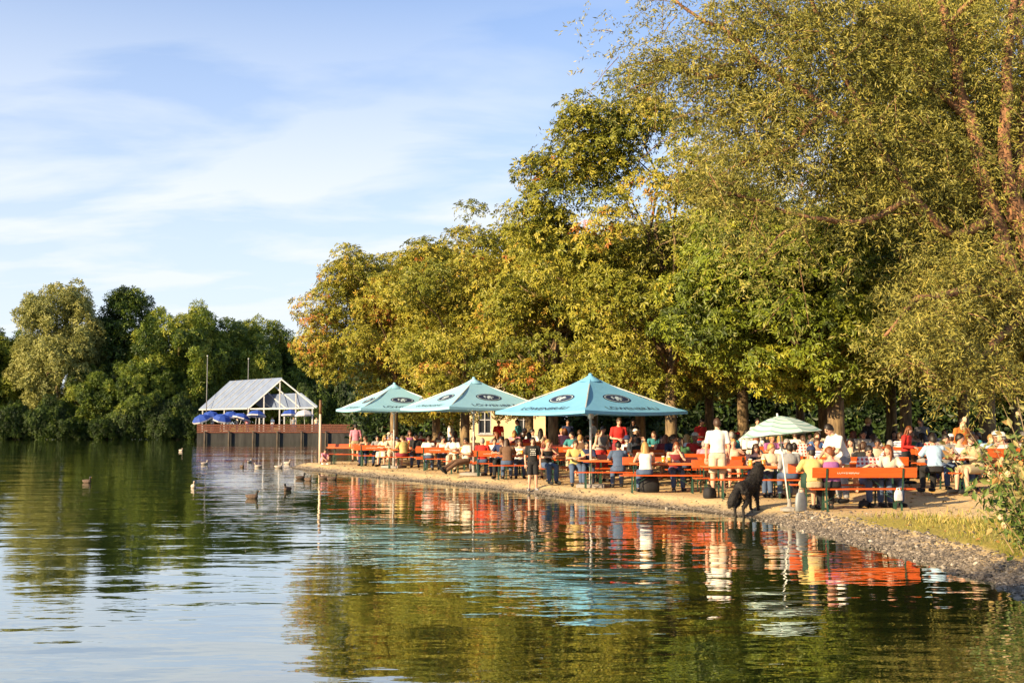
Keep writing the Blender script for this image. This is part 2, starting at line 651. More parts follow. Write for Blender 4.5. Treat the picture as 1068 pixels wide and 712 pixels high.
def fill(cl, per, c, rng, size, tone, spread, upb=0.6, droop=0.5, flat=0.62, tone_c=0.22, tone_r=0.13):
    Ps, Ns, Fs, Ss, Ts = [], [], [], [], []
    c = np.array(c)
    for p, r in cl:
        k = int(per * (r / 1.1) ** 2)
        d = rng.normal(size=(k, 3))
        d[:, 2] += upb
        d = unit(d)
        rr = r * rng.uniform(0.45, 1.0, (k, 1)) ** 0.6
        P = p + d * rr * np.array([1, 1, flat])
        o = unit(P - c)
        Nm = 0.55 * d + 0.35 * o + np.array([0, 0, 0.45]) + rng.normal(size=(k, 3)) * spread
        Fw = d + o * 0.6 + rng.normal(size=(k, 3)) * 0.5 - np.array([0, 0, droop])
        Ps.append(P); Ns.append(Nm); Fs.append(Fw)
        Ss.append(size * rng.uniform(0.7, 1.25, k))
        Ts.append(np.clip(tone + rng.normal() * tone_c + rng.normal(size=k) * tone_r, 0, 1))
    return [np.concatenate(a) for a in (Ps, Ns, Fs, Ss, Ts)]


def limb(mb, a, b, ra, rb, rng, sag=0.0, seg=5, n=6, wig=0.12):
    a, b = Vector(a), Vector(b)
    L = (b - a).length
    pts, rad = [], []
    for i in range(seg + 1):
        u = i / seg
        q = a.lerp(b, u) + Vector((0, 0, math.sin(math.pi * u) * sag * L))
        if 0 < i < seg:
            q += Vector(rng.normal(size=3)) * wig * L / seg
        pts.append(q)
        rad.append(ra + (rb - ra) * u)
    mb.tube(pts, rad, n)
    return pts


def tree_mesh(seed, crown_c, rad, trunk_h, trunk_r, ncl, per, size, tone, mat, bark, tv, tf, rmin=.8, rmax=1.35, zcut=None, nlimb=26, spread=.55, lean=(0, 0), lump=.22,
              extra=(), tone_c=.2, shell=(.62, 1.0), upb=.5, inner=0, flat=.62):
    """crown and trunk meshes round the tree's foot at the origin"""
    rng = np.random.default_rng(seed)
    cl = clusters(crown_c, rad, ncl, rng, rmin, rmax, zcut, shell, lump)
    for c2, r2, n2 in extra:
        cl += clusters(c2, r2, n2, rng, rmin, rmax, zcut, (.3, 1.0), lump)
    C_ = np.array([q[0] for q in cl])
    cl = [q for q in cl if np.sort(np.linalg.norm(C_ - q[0], axis=1))[3] < 1.5 * max(rmax, 1.0)]
    if inner:
        cl += clusters(crown_c, [q * .6 for q in rad], inner, rng, rmax, rmax * 1.4, zcut, (.1, .9), 0)
    P, Nm, Fw, S, T = fill(cl, per, crown_c, rng, size, tone, spread, tone_c=tone_c, upb=upb, flat=flat)
    crown = leaf_cloud('crown', P, Nm, Fw, S, T, tv, tf, mat)
    mb = MB()
    top = Vector((crown_c[0] * .7 + lean[0], crown_c[1] * .7 + lean[1], crown_c[2] + rad[2] * .35))
    fork = Vector((lean[0] * .5, lean[1] * .5, trunk_h))
    base = [Vector((0, 0, -.25)), Vector((0, 0, .06)), Vector((0, 0, .5)), fork * .5 + Vector((0, 0, .1)), fork]
    mb.tube(base, [trunk_r * 1.7, trunk_r * 1.35, trunk_r * 1.05, trunk_r * .95, trunk_r * .92], 14)
    limb(mb, fork, top, trunk_r * .9, trunk_r * .25, rng, seg=6, n=8, wig=.1)
    ks = rng.permutation(len(cl))[:nlimb]
    for k in ks:
        tgt = Vector(cl[k][0])
        u = rng.uniform(0, .7)
        st = fork.lerp(top, u)
        pts = limb(mb, st, tgt, trunk_r * rng.uniform(.22, .42) * (1 - .4 * u), .018, rng, sag=rng.uniform(-.02, .12), wig=.16)
        for q in pts[2:5]:
            j = rng.integers(len(cl))
            d = Vector(cl[j][0]) - q
            if d.length < max(rad) * .6:
                limb(mb, q, q + d * .9, .035, .012, rng, seg=3, n=5, wig=.15)
    trunk = mb.data('trunk', bark, smooth=True)
    return crown, trunk


def plant_tree(kind, meshes, loc, rz=0, sc=1.0, label=None, cat='tree', group=None):
    o = empty(kind, loc, rz, label, cat, group)
    o.scale = (sc, sc, sc) if not hasattr(sc, '__len__') else sc
    for nm, me in zip(('crown', 'trunk'), meshes):
        link(nm, me, o)
    return o


def grounded(x, y, dz=0.0):
    return (x, y, gz(x, y) + dz)


TRUNKS = []


def chestnut(px, d, crown_px, top_y, rx, bottom_y, seed, tone, mat, label, ncl=115, per=185, size=.18, cr=(.75, 1.25), trunk_r=.2, extra=(), ry=None, lump=.22, tone_c=.14):
    x = X(px, d)
    g = gz(x, d)
    cx = X(crown_px, d) - x
    zt, zb = Z(top_y, d) - g, Z(bottom_y, d) - g
    rz_ = (zt - zb) / 2
    ex = [((X(a, d + dd) - x, dd, Z(b, d + dd) - g), r, n) for a, b, dd, r, n in extra]
    m = tree_mesh(seed, (cx, 0, zb + rz_), (rx, ry or rx, rz_), max(zb + .5, 2.4), trunk_r, ncl, per, size, tone, mat, BARK, PALM_V, PALM_F, rmin=cr[0], rmax=cr[1], zcut=zb - .1, extra=ex, lump=lump, tone_c=tone_c, inner=9)
    TRUNKS.append((x, d))
    return plant_tree('chestnut_tree', m, (x, d, g), label=label, group='chestnut trees over the beer garden'), m


_, M0 = chestnut(411, 54, 436, 243, 4.7, 433, 1, .60, LEAF_GOLD, 'golden chestnut tree at the outermost end of the spit, leaning lit trunk', extra=[(345, 350, -1, (1.6, 1.8, 2.0), 16), (362, 300, -.5, (1.5, 1.5, 1.6), 12)])
_, M1 = chestnut(485, 47, 497, 232, 3.9, 434, 2, .58, LEAF_GOLD, 'yellow green chestnut tree behind the two pale parasols', ncl=95)
_, M2 = chestnut(577, 42.5, 596, 222, 3.6, 431, 3, .50, LEAF_GOLD, 'chestnut tree with thick sunlit trunk rising left of the blue parasol pole', ncl=95)
_, M3 = chestnut(700, 37, 684, 120, 3.8, 416, 4, .48, LEAF_GOLD, 'tall loose chestnut tree with sky gaps above the blue parasol', ncl=125, per=130, lump=.3,
                 extra=[(612, 118, -.5, (.7, .9, .9), 9), (640, 150, -.5, (1.0, 1.0, 1.1), 10), (585, 175, -.5, (.9, .9, .8), 9), (572, 225, -.5, (1.0, 1.0, .9), 9), (600, 265, -.5, (1.3, 1.3, 1.2), 10), (662, 98, 0, (.9, .9, .9), 8)])
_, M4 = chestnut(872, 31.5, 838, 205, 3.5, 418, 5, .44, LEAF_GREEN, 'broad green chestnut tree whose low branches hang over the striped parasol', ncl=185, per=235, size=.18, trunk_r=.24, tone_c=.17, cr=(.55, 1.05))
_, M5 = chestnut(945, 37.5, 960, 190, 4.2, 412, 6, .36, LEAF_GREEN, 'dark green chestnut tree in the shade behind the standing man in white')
k = 0
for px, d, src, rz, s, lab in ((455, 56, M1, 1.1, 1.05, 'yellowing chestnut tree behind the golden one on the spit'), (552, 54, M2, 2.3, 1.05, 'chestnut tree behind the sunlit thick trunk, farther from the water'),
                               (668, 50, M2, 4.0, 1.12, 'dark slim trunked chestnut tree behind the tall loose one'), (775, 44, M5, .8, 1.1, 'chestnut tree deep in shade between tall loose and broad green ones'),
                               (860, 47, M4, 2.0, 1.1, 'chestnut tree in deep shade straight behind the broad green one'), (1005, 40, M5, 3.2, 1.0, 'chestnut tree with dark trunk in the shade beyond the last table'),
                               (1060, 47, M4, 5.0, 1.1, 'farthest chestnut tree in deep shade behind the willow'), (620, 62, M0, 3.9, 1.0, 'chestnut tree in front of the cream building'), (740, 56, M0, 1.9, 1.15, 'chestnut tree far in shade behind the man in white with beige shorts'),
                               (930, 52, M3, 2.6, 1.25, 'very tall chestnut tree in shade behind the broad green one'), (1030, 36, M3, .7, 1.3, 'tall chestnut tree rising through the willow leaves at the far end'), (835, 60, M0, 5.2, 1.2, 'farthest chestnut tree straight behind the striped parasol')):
    x = X(px, d)
    TRUNKS.append((x, d))
    plant_tree('chestnut_tree', src, grounded(x, d), rz, s, lab, group='chestnut trees over the beer garden')

# the big willow on the right ------------------------------------------------
rng = np.random.default_rng(21)
WX, WY = 12.6, 26.5
g = gz(WX, WY)
mb = MB()
fork1 = Vector((-.2, 0, 3.2))
mb.tube([(0, 0, -.3), (0, 0, .1), (-.05, 0, 1.2), fork1], [.75, .58, .47, .44], 14)


def WP(px, py, dd=0.0):
    d = WY + dd
    return Vector((X(px, d) - WX, dd, Z(py, d) - g))


TW = {}


def wlimb(pts, r0, r1, n=8):
    pts = [Vector(q) for q in pts]
    fine = []
    for i in range(len(pts) - 1):
        for s_ in range(3):
            q = pts[i].lerp(pts[i + 1], s_ / 3)
            if s_:
                q += Vector(rng.normal(size=3)) * (pts[i + 1] - pts[i]).length * .035
            fine.append(q)
    fine.append(pts[-1])
    mb.tube(fine, [r0 + (r1 - r0) * i / (len(fine) - 1) for i in range(len(fine))], n)
    return fine


limbs = []
limbs.append(wlimb([fork1, WP(1062, 290), WP(1040, 215), WP(1022, 120), WP(1000, 20), WP(985, -80)], .27, .08))
limbs.append(wlimb([fork1, WP(1075, 250), WP(1058, 170), WP(1062, 60), WP(1075, -60)], .25, .08))
limbs.append(wlimb([WP(1040, 225), WP(1000, 245, -.4), WP(960, 205, -.8), WP(920, 140, -1), WP(880, 60, -1), WP(850, -40, -1)], .13, .04))
limbs.append(wlimb([WP(960, 205, -.8), WP(900, 230, -1.4), WP(850, 225, -1.8), WP(770, 200, -1.8), WP(740, 190, -1.6)], .075, .03))
limbs.append(wlimb([WP(920, 140, -1), WP(870, 110, -1.2), WP(800, 60, -1), WP(760, 20, -.6), WP(700, -20, 0)], .12, .03))
limbs.append(wlimb([WP(800, 60, -1), WP(740, 75, -.8), WP(690, 55, -.4), WP(668, 60, 0)], .07, .018))
limbs.append(wlimb([WP(1060, 300), WP(1010, 300, -1.4), WP(960, 310, -2.2), WP(925, 350, -2.6)], .14, .03))
limbs.append(wlimb([WP(1068, 330), WP(1030, 370, -1.2), WP(1000, 390, -1.8)], .13, .03))
limbs.append(wlimb([WP(1022, 120), WP(960, 60, .6), WP(900, 0, 1.2), WP(860, -60, 1.4)], .13, .04))
limbs.append(wlimb([WP(850, 225, -1.8), WP(815, 245, -2), WP(790, 270, -2)], .05, .02))
limbs.append(wlimb([WP(870, 110, -1.2), WP(830, 150, -1.6), WP(780, 165, -1.6), WP(745, 205, -1.5)], .06, .015))
limbs.append(wlimb([WP(1000, 20), WP(1040, -20, -.8), WP(1090, -10, -1.5)], .08, .03))
for px, py, dd in ((1110, 80, 0), (1150, 200, -.5), (1130, 300, 1.5), (1100, -60, 2)):
    limbs.append(wlimb([WP(1062, 230), WP((1062 + px) / 2, (230 + py) / 2 - 10, dd / 2), WP(px, py, dd)], .15, .03))
# twig start points: along limbs plus a cloud through the crown's volume
starts = []
for L in limbs:
    for q in L[3:]:
        for _ in range(26):
            starts.append(q + Vector(rng.normal(size=3)) * Vector((.75, .75, .55)).length * .55)
vol = []
for px, py, dd, rx, rz_, n in ((980, 60, 1.2, 2.3, 2.0, 420), (900, 40, -.2, 1.9, 1.7, 380), (820, 60, -.8, 1.5, 1.3, 250), (760, 90, -.6, 1.1, .9, 120), (860, 150, -.6, 1.8, 1.3, 300), (950, 170, .5, 2.0, 1.5, 380),
                               (1030, 190, 1.7, 1.7, 2.0, 360), (1000, 300, -.3, 1.5, 1.3, 300), (1050, 330, .6, 1.3, 1.5, 320), (960, 350, -2.2, .8, .8, 90), (800, 130, -1.2, 1.2, 1.0, 140), (1075, 60, 2.6, 1.8, 2.5, 300),
                               (720, 55, -.3, .7, .45, 45), (690, 62, -.2, .5, .4, 24), (780, 5, -.5, 1.0, .7, 90), (850, -20, 0, 1.6, .9, 140), (1130, 200, 1.5, 1.6, 3.0, 260), (770, 195, -1.5, .8, .6, 45), (1020, 385, -1.6, .8, .5, 80)):
    c = WP(px, py, dd)
    n = int(n * 2.5)
    q = rng.normal(size=(n, 3))
    q = unit(q) * rng.uniform(.25, 1, (n, 1)) ** .5 * np.array([rx, max(rx * .8, .6), rz_])
    vol += [c + Vector(v) for v in q]
# keep the crown away from the front row seats
starts = [s_ for s_ in starts + vol if s_.z > 1.9]
S0 = np.array([tuple(s_) for s_ in starts])
nS = len(S0)
d0 = unit(np.column_stack([rng.normal(size=nS) - .25, rng.normal(size=nS) - .3, rng.normal(size=nS) * .6 + .1]))
Ltw = rng.uniform(.45, 1.05, nS)
K = 19
u = (np.arange(K) + .5) / K
Pn = S0[:, None] + d0[:, None] * (Ltw[:, None] * u)[..., None] + np.array([0, 0, -1.0]) * (Ltw[:, None] * u ** 2 * .55)[..., None]
Pn = (Pn + rng.normal(size=Pn.shape) * .03).reshape(-1, 3)
dn = np.repeat(d0, K, 0)
ln = len(Pn)
tw_tone = np.clip(np.repeat(.5 + rng.normal(size=nS) * .2, K) + rng.normal(size=ln) * .12, 0, 1)
crown = leaf_cloud('crown', Pn, rng.normal(size=(ln, 3)) + np.array([-.2, -.3, .6]), dn + rng.normal(size=(ln, 3)) * .8 - np.array([0, 0, .5]), rng.uniform(.08, .145, ln), tw_tone, SLIM_V, SLIM_F, LEAF_WILLOW)
for i in rng.permutation(nS)[:1300]:
    a = Vector(S0[i])
    b = a + Vector(d0[i]) * Ltw[i] + Vector((0, 0, -.5 * Ltw[i]))
    mb.tube([a, (a + b) / 2 + Vector((0, 0, .06)), b], [.010, .007, .003], 4, caps=False)
trunk = mb.data('trunk', BARK_W, smooth=True)
TRUNKS.append((WX, WY))
plant_tree('willow_tree', (crown, trunk), (WX, WY, g), label='huge olive leaved willow overhanging the garden at the far end, reddish limbs', cat='tree')

# trees across the lake -------------------------------------------------------
def far_tree(seed, w_, h, tone, mat, ncl=80, per=60, size=.33, zb=1.0, lump=.16, wil=False, tone_c=.2):
    rz_ = (h - zb) / 2
    return tree_mesh(seed, (0, 0, zb + rz_), (w_ / 2, w_ / 2, rz_), zb + 2.0, .4, int(ncl * 2.2), per * 1.9, size, tone, mat, BARK, CLUMP_V, CLUMP_F, rmin=.6, rmax=1.6, zcut=zb * .4, nlimb=10, lump=lump, tone_c=tone_c, inner=14, spread=.8, flat=1.15, upb=.15)


FT = [far_tree(31, 12, 20, .55, LEAF_PALE, 95, 60, tone_c=.15), far_tree(32, 9, 20, .40, LEAF_DARK, 80), far_tree(33, 15, 17, .72, LEAF_DARK, 100), far_tree(34, 13, 15, .55, LEAF_DARK, 90), far_tree(35, 9, 8, .3, LEAF_DARK, 60, zb=.2)]
for px, d, k_, h, rz, lab in (
        (62, 163, 0, 21.3, 0.3, 'pale silvery willow catching the sun, tallest crown across the lake'), (131, 168, 1, 21.8, 1.0, 'tall dark narrow tree just beside the pale willow across the lake'),
        (185, 165, 2, 18.5, 2.0, 'broad green tree with sunlit top across the lake, beside the dark narrow one'), (226, 170, 3, 17.0, .5, 'round green tree across the lake behind the flagpoles'),
        (268, 172, 2, 17.3, 4.0, 'green tree rising right behind the white roofed pavilion'), (304, 176, 3, 14.0, 3.0, 'lower dark tree behind the right slope of the pavilion roof'),
        (14, 172, 3, 15.5, 1.5, 'dark tree at the left edge of the far bank'), (-22, 168, 2, 16.5, .2, 'dark broad tree beyond the far bank, left of all others'), (345, 182, 2, 15, 1.2, 'tree far behind the terrace, half hidden by golden chestnut leaves'),
        (100, 161, 3, 10.0, 2.6, 'low dark tree under the pale willow at the water'), (150, 160, 3, 11.0, 4.4, 'low bushy green tree at the waterline below the broad one'), (195, 163, 3, 9.5, 3.6, 'low dark tree at the waterline beside the pavilion terrace')):
    s = h / (20, 20, 17, 15, 8)[k_]
    x = X(px, d)
    plant_tree('lakeside_tree', FT[k_], (x, d, gz(x, d)), rz, (s * 1.05, s, s), lab, group='trees across the lake')
SHL = ['by the left edge of the far bank', 'just right of the left edge of the far bank', 'left below the pale willow', 'right below the pale willow', 'at the waterline right of the pale willow', 'by the gap under the dark narrow tree',
       'right of the gap under the dark narrow tree', 'overhanging the water under the broad green tree', 'second under the broad green tree', 'third under the broad green tree', 'next to the pavilion terrace', 'touching the terrace corner', 'behind the pavilion below its right eave', 'behind the terrace beside the wooden post', 'behind the terrace where the chestnut leaves hang', 'far behind the terrace']
for i, px in enumerate((-2, 16, 34, 52, 70, 92, 112, 132, 150, 168, 186, 202, 318, 338, 358, 380)):
    d = 157.5 + (i % 3) * .6 + (8 if i > 11 else 0)
    x = X(px, d)
    plant_tree('lakeside_shrub', FT[4], (x, d, -.3), i * 1.3, (.62, .5, (.5, .62, .42, .7, .5, .36, .4, .62, .85, .6, .75, .5, .9, 1.0, 1.05, .95)[i]), ('dense dark shrub ' if i % 2 else 'low dark shrub ') + SHL[i], 'shrub', 'shrubs along the far bank')

# distant wood closing the view behind the beer garden
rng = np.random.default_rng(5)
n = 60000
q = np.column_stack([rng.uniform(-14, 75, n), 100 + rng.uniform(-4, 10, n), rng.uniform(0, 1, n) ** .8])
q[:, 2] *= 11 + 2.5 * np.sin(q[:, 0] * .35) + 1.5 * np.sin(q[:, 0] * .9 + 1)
me = leaf_cloud('woodland', q, rng.normal(size=(n, 3)) + np.array([-.3, -.6, .4]), rng.normal(size=(n, 3)), rng.uniform(.35, .75, n), np.clip(.02 + rng.normal(size=n) * .2, 0, 1), CLUMP_V, CLUMP_F, LEAF_DARK)  # leaf tone near its darkest stands in for shade under the canopy
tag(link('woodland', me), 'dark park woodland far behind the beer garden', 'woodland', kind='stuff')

# a tree on the near bank beside the photographer (its shade falls on the gravel)
plant_tree('chestnut_tree', M2, (-6.0, 3.5, gz(-6.0, 3.5)), 2.0, .72, 'small chestnut tree on the near bank beside the viewer', group='chestnut trees over the beer garden')

# shrub on the right bank -------------------------------------------------------
SHRUB_LEAF = leaf_mat('shrub_leaf', [(0.0, (0.04, 0.09, 0.015)), (0.5, (0.17, 0.24, 0.05)), (0.8, (0.40, 0.36, 0.14)), (1.0, (0.55, 0.30, 0.10))])
DRY = nmat('dry_seed_head', (0.62, 0.48, 0.30), (0.42, 0.27, 0.13), 20, .9, 0)
rng = np.random.default_rng(9)
sx, sy = 7.66, 15.3
g = gz(sx, sy)
sh = empty('shrub', (sx, sy, g), 0, 'leafy shrub with pale dry flower heads on the grassy bank', 'shrub')
stm, hd = MB(), MB()
Pl, Nl, Fl, Tl, Sl = [], [], [], [], []
for i in range(300):
    b = Vector((rng.normal() * .27, rng.normal() * .28, 0))
    hgt = rng.uniform(.6, 1.9) if i % 5 else rng.uniform(1.5, 2.25)
    tp = Vector((b.x * 2.1 + rng.normal() * .16, b.y * 2 + rng.normal() * .14, hgt))
    pts = [b - Vector((0, 0, .1)), b.lerp(tp, .5) + Vector((rng.normal() * .06, rng.normal() * .06, .08)), tp]
    stm.tube(pts, [.010, .007, .003], 5, caps=False)
    for j in range(44):
        u_ = rng.uniform(.12, 1) if hgt < 1.7 else rng.uniform(.2, .92)
        q = pts[0].lerp(pts[1], u_ * 2) if u_ < .5 else pts[1].lerp(pts[2], u_ * 2 - 1)
        Pl.append(tuple(q + Vector(rng.normal(size=3)) * .07)); Nl.append(rng.normal(size=3) + np.array([0, -.4, .8])); Fl.append(rng.normal(size=3))
        Sl.append(rng.uniform(.07, .17)); Tl.append(min(1, max(0, .35 + rng.normal() * .16 + (.45 if hgt > 1.3 and q.x < -.1 and rng.uniform() < .6 else 0))))
    if i % 6 == 0:
        for j in range(2):
            q = tp + Vector(rng.normal(size=3)) * .07
            stm.tube([tp - Vector((0, 0, .08)), q], [.004, .002], 4, caps=False)
            hd = MB()
            hd.ell(q, (.030, .030, .040), nu=9, nv=7)
            hd.v = [tuple(Vector(v) + Vector(rng.normal(size=3)) * .006) for v in hd.v]
            hd.build('flower_head', DRY, sh)
link('foliage', leaf_cloud('foliage', np.array(Pl), np.array(Nl), np.array(Fl), np.array(Sl), np.array(Tl), KITE_V, KITE_F, SHRUB_LEAF), sh)
stm.build('stem', nmat('shrub_stem', (.30, .22, .11)), sh)

# grass blades on the right bank, stones on the shore ----------------------------
rng = np.random.default_rng(14)
n = 40000
gp = np.column_stack([rng.uniform(6.2, 11.5, n), rng.uniform(11.5, 23, n)])
h_, s_ = height_np(gp)
den = sst(.65, 1.3, s_) * sst(23.6, 19.5, gp[:, 1] + .4 * (gp[:, 0] - 7)) * (.08 + .92 * sst(.25, .8, .5 + .3 * np.sin(gp[:, 0] * 2.2 + gp[:, 1]) + .25 * np.sin(gp[:, 0] * 5.1 - gp[:, 1] * 3.3) + .2 * np.sin(gp[:, 1] * 7.3 + gp[:, 0] * 1.7))) + .06 * (s_ > 1.0)
keep = rng.uniform(size=n) < den
gp, h_ = gp[keep], h_[keep]
n = len(gp)
LEAF_GRASS = leaf_mat('grass_blade', [(0, (.08, .15, .018)), (.5, (.25, .25, .04)), (1, (.55, .40, .12))], .2)
tn = np.clip(.15 + .5 * sst(14, 19, gp[:, 1]) + rng.normal(size=n) * .18, 0, 1)
me = leaf_cloud('grass', np.column_stack([gp, h_ - .005]), rng.normal(size=(n, 3)) * np.array([1, 1, .15]), np.column_stack([rng.normal(size=(n, 2)) * .45, np.ones(n)]), rng.uniform(.03, .12, n) * (.6 + .8 * sst(1.0, 2.2, s_[keep])), tn,
                [(0, -.07, 0), (.55, -.05, .05), (1, 0, .2), (.55, .05, .05), (0, .07, 0)], [(0, 1, 2, 3, 4)], LEAF_GRASS)
tag(link('grass', me), 'dry and green grass on the bank by the shrub', 'grass', kind='stuff')

PEB = leaf_mat('shore_pebble', [(0, (.05, .045, .04)), (.4, (.14, .115, .09)), (.75, (.27, .225, .175)), (1, (.46, .41, .34))], 0, .8)
ico = bmesh.new()
bmesh.ops.create_icosphere(ico, subdivisions=1, radius=1)
IV = np.array([tuple(v.co) for v in ico.verts]); IV[:, 2] *= .55
IF = [tuple(v.index for v in f.verts) for f in ico.faces]
ico.free()
cand = np.concatenate([np.column_stack([rng.uniform(4.6, 10.5, 70000), rng.uniform(11, 24, 70000)]), np.column_stack([rng.uniform(-11, 7.5, 60000), rng.uniform(23, 55, 60000)])])
h_, s_ = height_np(cand)
keep = rng.uniform(size=len(cand)) < sst(-.35, .05, s_) * sst(1.05, .45, s_) * .75 * np.where((cand[:, 1] > 24) & (s_ > .45), .25, 1)
keep |= (rng.uniform(size=len(cand)) < .008) & (s_ > 1.2) & (s_ < 6)
cand, h_ = cand[keep], h_[keep]
n = len(cand)
sz = rng.lognormal(-3.85, .38, n).clip(.010, .07)
me = leaf_cloud('pebbles', np.column_stack([cand, h_ + sz * .15]), np.array([0, 0, 1.]) + rng.normal(size=(n, 3)) * .35, rng.normal(size=(n, 3)), sz, np.clip(.45 + rng.normal(size=n) * .24, 0, 1), IV * np.array([1, .8, 1]), IF, PEB)
tag(link('pebbles', me), 'grey gravel stones along the waterline', 'gravel', kind='stuff')

n = 5200
rng = np.random.default_rng(77)
fp = np.column_stack([rng.uniform(-10, 13, n), rng.uniform(15, 55, n)])
h_, s_ = height_np(fp)
keep = (s_ > .25) & (rng.uniform(size=n) < .25 + .75 * sst(0, 6, s_))
fp, h_ = fp[keep], h_[keep]
n = len(fp)
FALLEN = leaf_mat('fallen_leaf', [(0, (.10, .05, .02)), (.5, (.30, .15, .05)), (1, (.50, .30, .08))], 0, .9)
me = leaf_cloud('fallen_leaves', np.column_stack([fp, h_ + .02]), np.array([0, 0, 1.]) + rng.normal(size=(n, 3)) * .4, rng.normal(size=(n, 3)), rng.uniform(.06, .15, n), rng.uniform(0, 1, n), KITE_V, KITE_F, FALLEN)
tag(link('fallen_leaves', me), 'brown fallen chestnut leaves scattered over the sand', 'leaves', kind='stuff')
# ------------------------------------------------------------------ beer tables and benches
ORANGE = nmat('orange_varnished_wood', (.62, .110, .018), (.46, .070, .012), 5, .38, .15, stretch=(.6, 9, 9), coat=.25, lo=.3, hi=.7)
ORANGE_WORN = nmat('worn_orange_wood', (.60, .115, .02), (.40, .07, .014), 5, .5, .2, stretch=(.6, 9, 9), lo=.3, hi=.7)
TOPWOOD = nmat('table_top_wood', (.72, .25, .08), (.56, .155, .04), 6, .35, .1, stretch=(.5, 8, 8), coat=.25, lo=.3, hi=.7)
GREEN_STEEL = nmat('green_painted_steel', (.022, .070, .042), (.012, .04, .026), 10, .5, 0)
WHITE_TXT = nmat('white_lettering', (.75, .70, .62), rough=.6)
ORD = ['first', 'second', 'third', 'fourth', 'fifth', 'sixth', 'seventh', 'eighth', 'ninth', 'tenth', 'eleventh', 'twelfth', 'thirteenth']


def text_mesh(txt, size, mat, extrude=.0):
    cu = bpy.data.curves.new('lettering', 'FONT')
    cu.body, cu.size, cu.align_x, cu.align_y, cu.extrude = txt, size, 'CENTER', 'CENTER', extrude
    o = bpy.data.objects.new('lettering', cu)
    COL.objects.link(o)
    me = bpy.data.meshes.new_from_object(o.evaluated_get(bpy.context.evaluated_depsgraph_get()))
    bpy.data.objects.remove(o)
    bpy.data.curves.remove(cu)
    me.materials.clear()
    me.materials.append(mat)
    return me


def trestle(w_, h, foot, brace_dx):
    """folding steel leg: two splayed bars, cross bar and a diagonal stay"""
    m = MB()
    for s in (-1, 1):
        m.bar((0, s * w_ * .36, h), (0, s * foot, .012), .032, .022)
        m.box((0, s * foot, .010), (.06, .05, .02))
    m.bar((0, -w_ * .40, h - .02), (0, w_ * .40, h - .02), .03, .03)
    m.bar((0, -w_ * .33, h * .42), (0, w_ * .33, h * .42), .02, .02)
    m.bar((0, 0, h * .42), (brace_dx, 0, h - .02), .016, .012)
    return m


BENCH_L, TABLE_L = 2.2, 2.2
pl = MB(); pl.box((0, 0, .455), (BENCH_L, .27, .032))
SEAT = pl.data('seat', ORANGE, bevel=.006)
bk = MB(); bk.box((0, .205, .80), (BENCH_L, .026, .215), Euler((R(-8), 0, 0)))
BACK = bk.data('backrest', ORANGE, bevel=.006)
LEGA, LEGB = trestle(.27, .44, .17, .42).data('leg', GREEN_STEEL), trestle(.27, .44, .17, -.42).data('leg', GREEN_STEEL)
su = MB()
su.bar((0, .10, .43), (0, .175, .47), .03, .014); su.bar((0, .172, .44), (0, .246, .89), .034, .014)
SUPP = su.data('back_support', GREEN_STEEL)
BLETTER = text_mesh('LÖWENBRÄU', .075, WHITE_TXT, .001)
tt = MB(); tt.box((0, 0, .762), (TABLE_L, .58, .03))
TTOP = tt.data('tabletop', TOPWOOD, bevel=.006)
tr_ = MB(); tr_.box((0, .268, .733), (TABLE_L - .3, .03, .025)); tr_.box((0, -.268, .733), (TABLE_L - .3, .03, .025))
TRAIL = tr_.data('rail', ORANGE_WORN)
TLEGA, TLEGB = trestle(.56, .735, .27, .5).data('leg', GREEN_STEEL), trestle(.56, .735, .27, -.5).data('leg', GREEN_STEEL)


def bench(x, y, rz, back, label, group, wornv=0):
    o = empty('beer_bench', (x, y, gz(x, y) + .004), rz, label, 'bench', group)
    link('seat', SEAT, o)
    for s, L in ((-1, LEGA), (1, LEGB)):
        link('leg', L, o).location = (s * .78, 0, 0)
    if back:
        b = link('backrest', BACK, o)
        if wornv:
            t_ = link('lettering', BLETTER, b)
            t_.location, t_.rotation_euler = ((.35, .219, .80), (R(82), 0, math.pi)) if rz == 0 else ((.35, .219, .80), (R(82), 0, math.pi))
        for s in (-.80, .80):
            link('back_support', SUPP, o).location = (s, 0, 0)
    if wornv == 2:
        for ch in [o] + list(o.children):
            if ch.type == 'MESH' and ch.name.split('.')[0] in ('seat', 'backrest'):
                ch.material_slots[0].link = 'OBJECT'
                ch.material_slots[0].material = ORANGE_WORN
    return o


def table(x, y, label, group):
    o = empty('beer_table', (x, y, gz(x, y) + .004), 0, label, 'table', group)
    link('tabletop', TTOP, o); link('rail', TRAIL, o)
    for s, L in ((-1, TLEGA), (1, TLEGB)):
        link('leg', L, o).location = (s * .74, 0, 0)
    return o


# (left photo column, distance of the rear back plank, has the front bench a back)
ROWS = [(343, 53, 0), (372, 50.6, 1), (403, 48.2, 0), (436, 45.8, 1), (465, 43.4, 0), (489, 41, 1), (512, 38.6, 0), (560, 36.2, 0), (596, 33.8, 0), (645, 31.4, 0), (725, 29, 0)]
SETS = {}          # (row, column) -> (x centre, rear seat y, table y, front seat y)


def make_set(key, xl, dr, front_back, where, grp, worn=0):
    xc = xl + BENCH_L / 2
    yr, yt, yf = dr - .2, dr - .84, dr - 1.46
    j = random.uniform(-.14, .14)
    rot = random.uniform(-.07, .07)
    bench(xc + j, yr, rot, True, f'orange bench, inland side of the {where}', 'orange beer garden benches', worn or 1)
    table(xc + .12 + j, yt, f'orange beer table, {where}', 'orange beer garden tables')
    bench(xc - j, yf, math.pi + random.uniform(-.08, .08), front_back, f'orange {"bench" if front_back else "backless bench"}, water side of the {where}', 'orange beer garden benches', worn or 1)
    SETS[key] = (xc, yr, yt, yf)


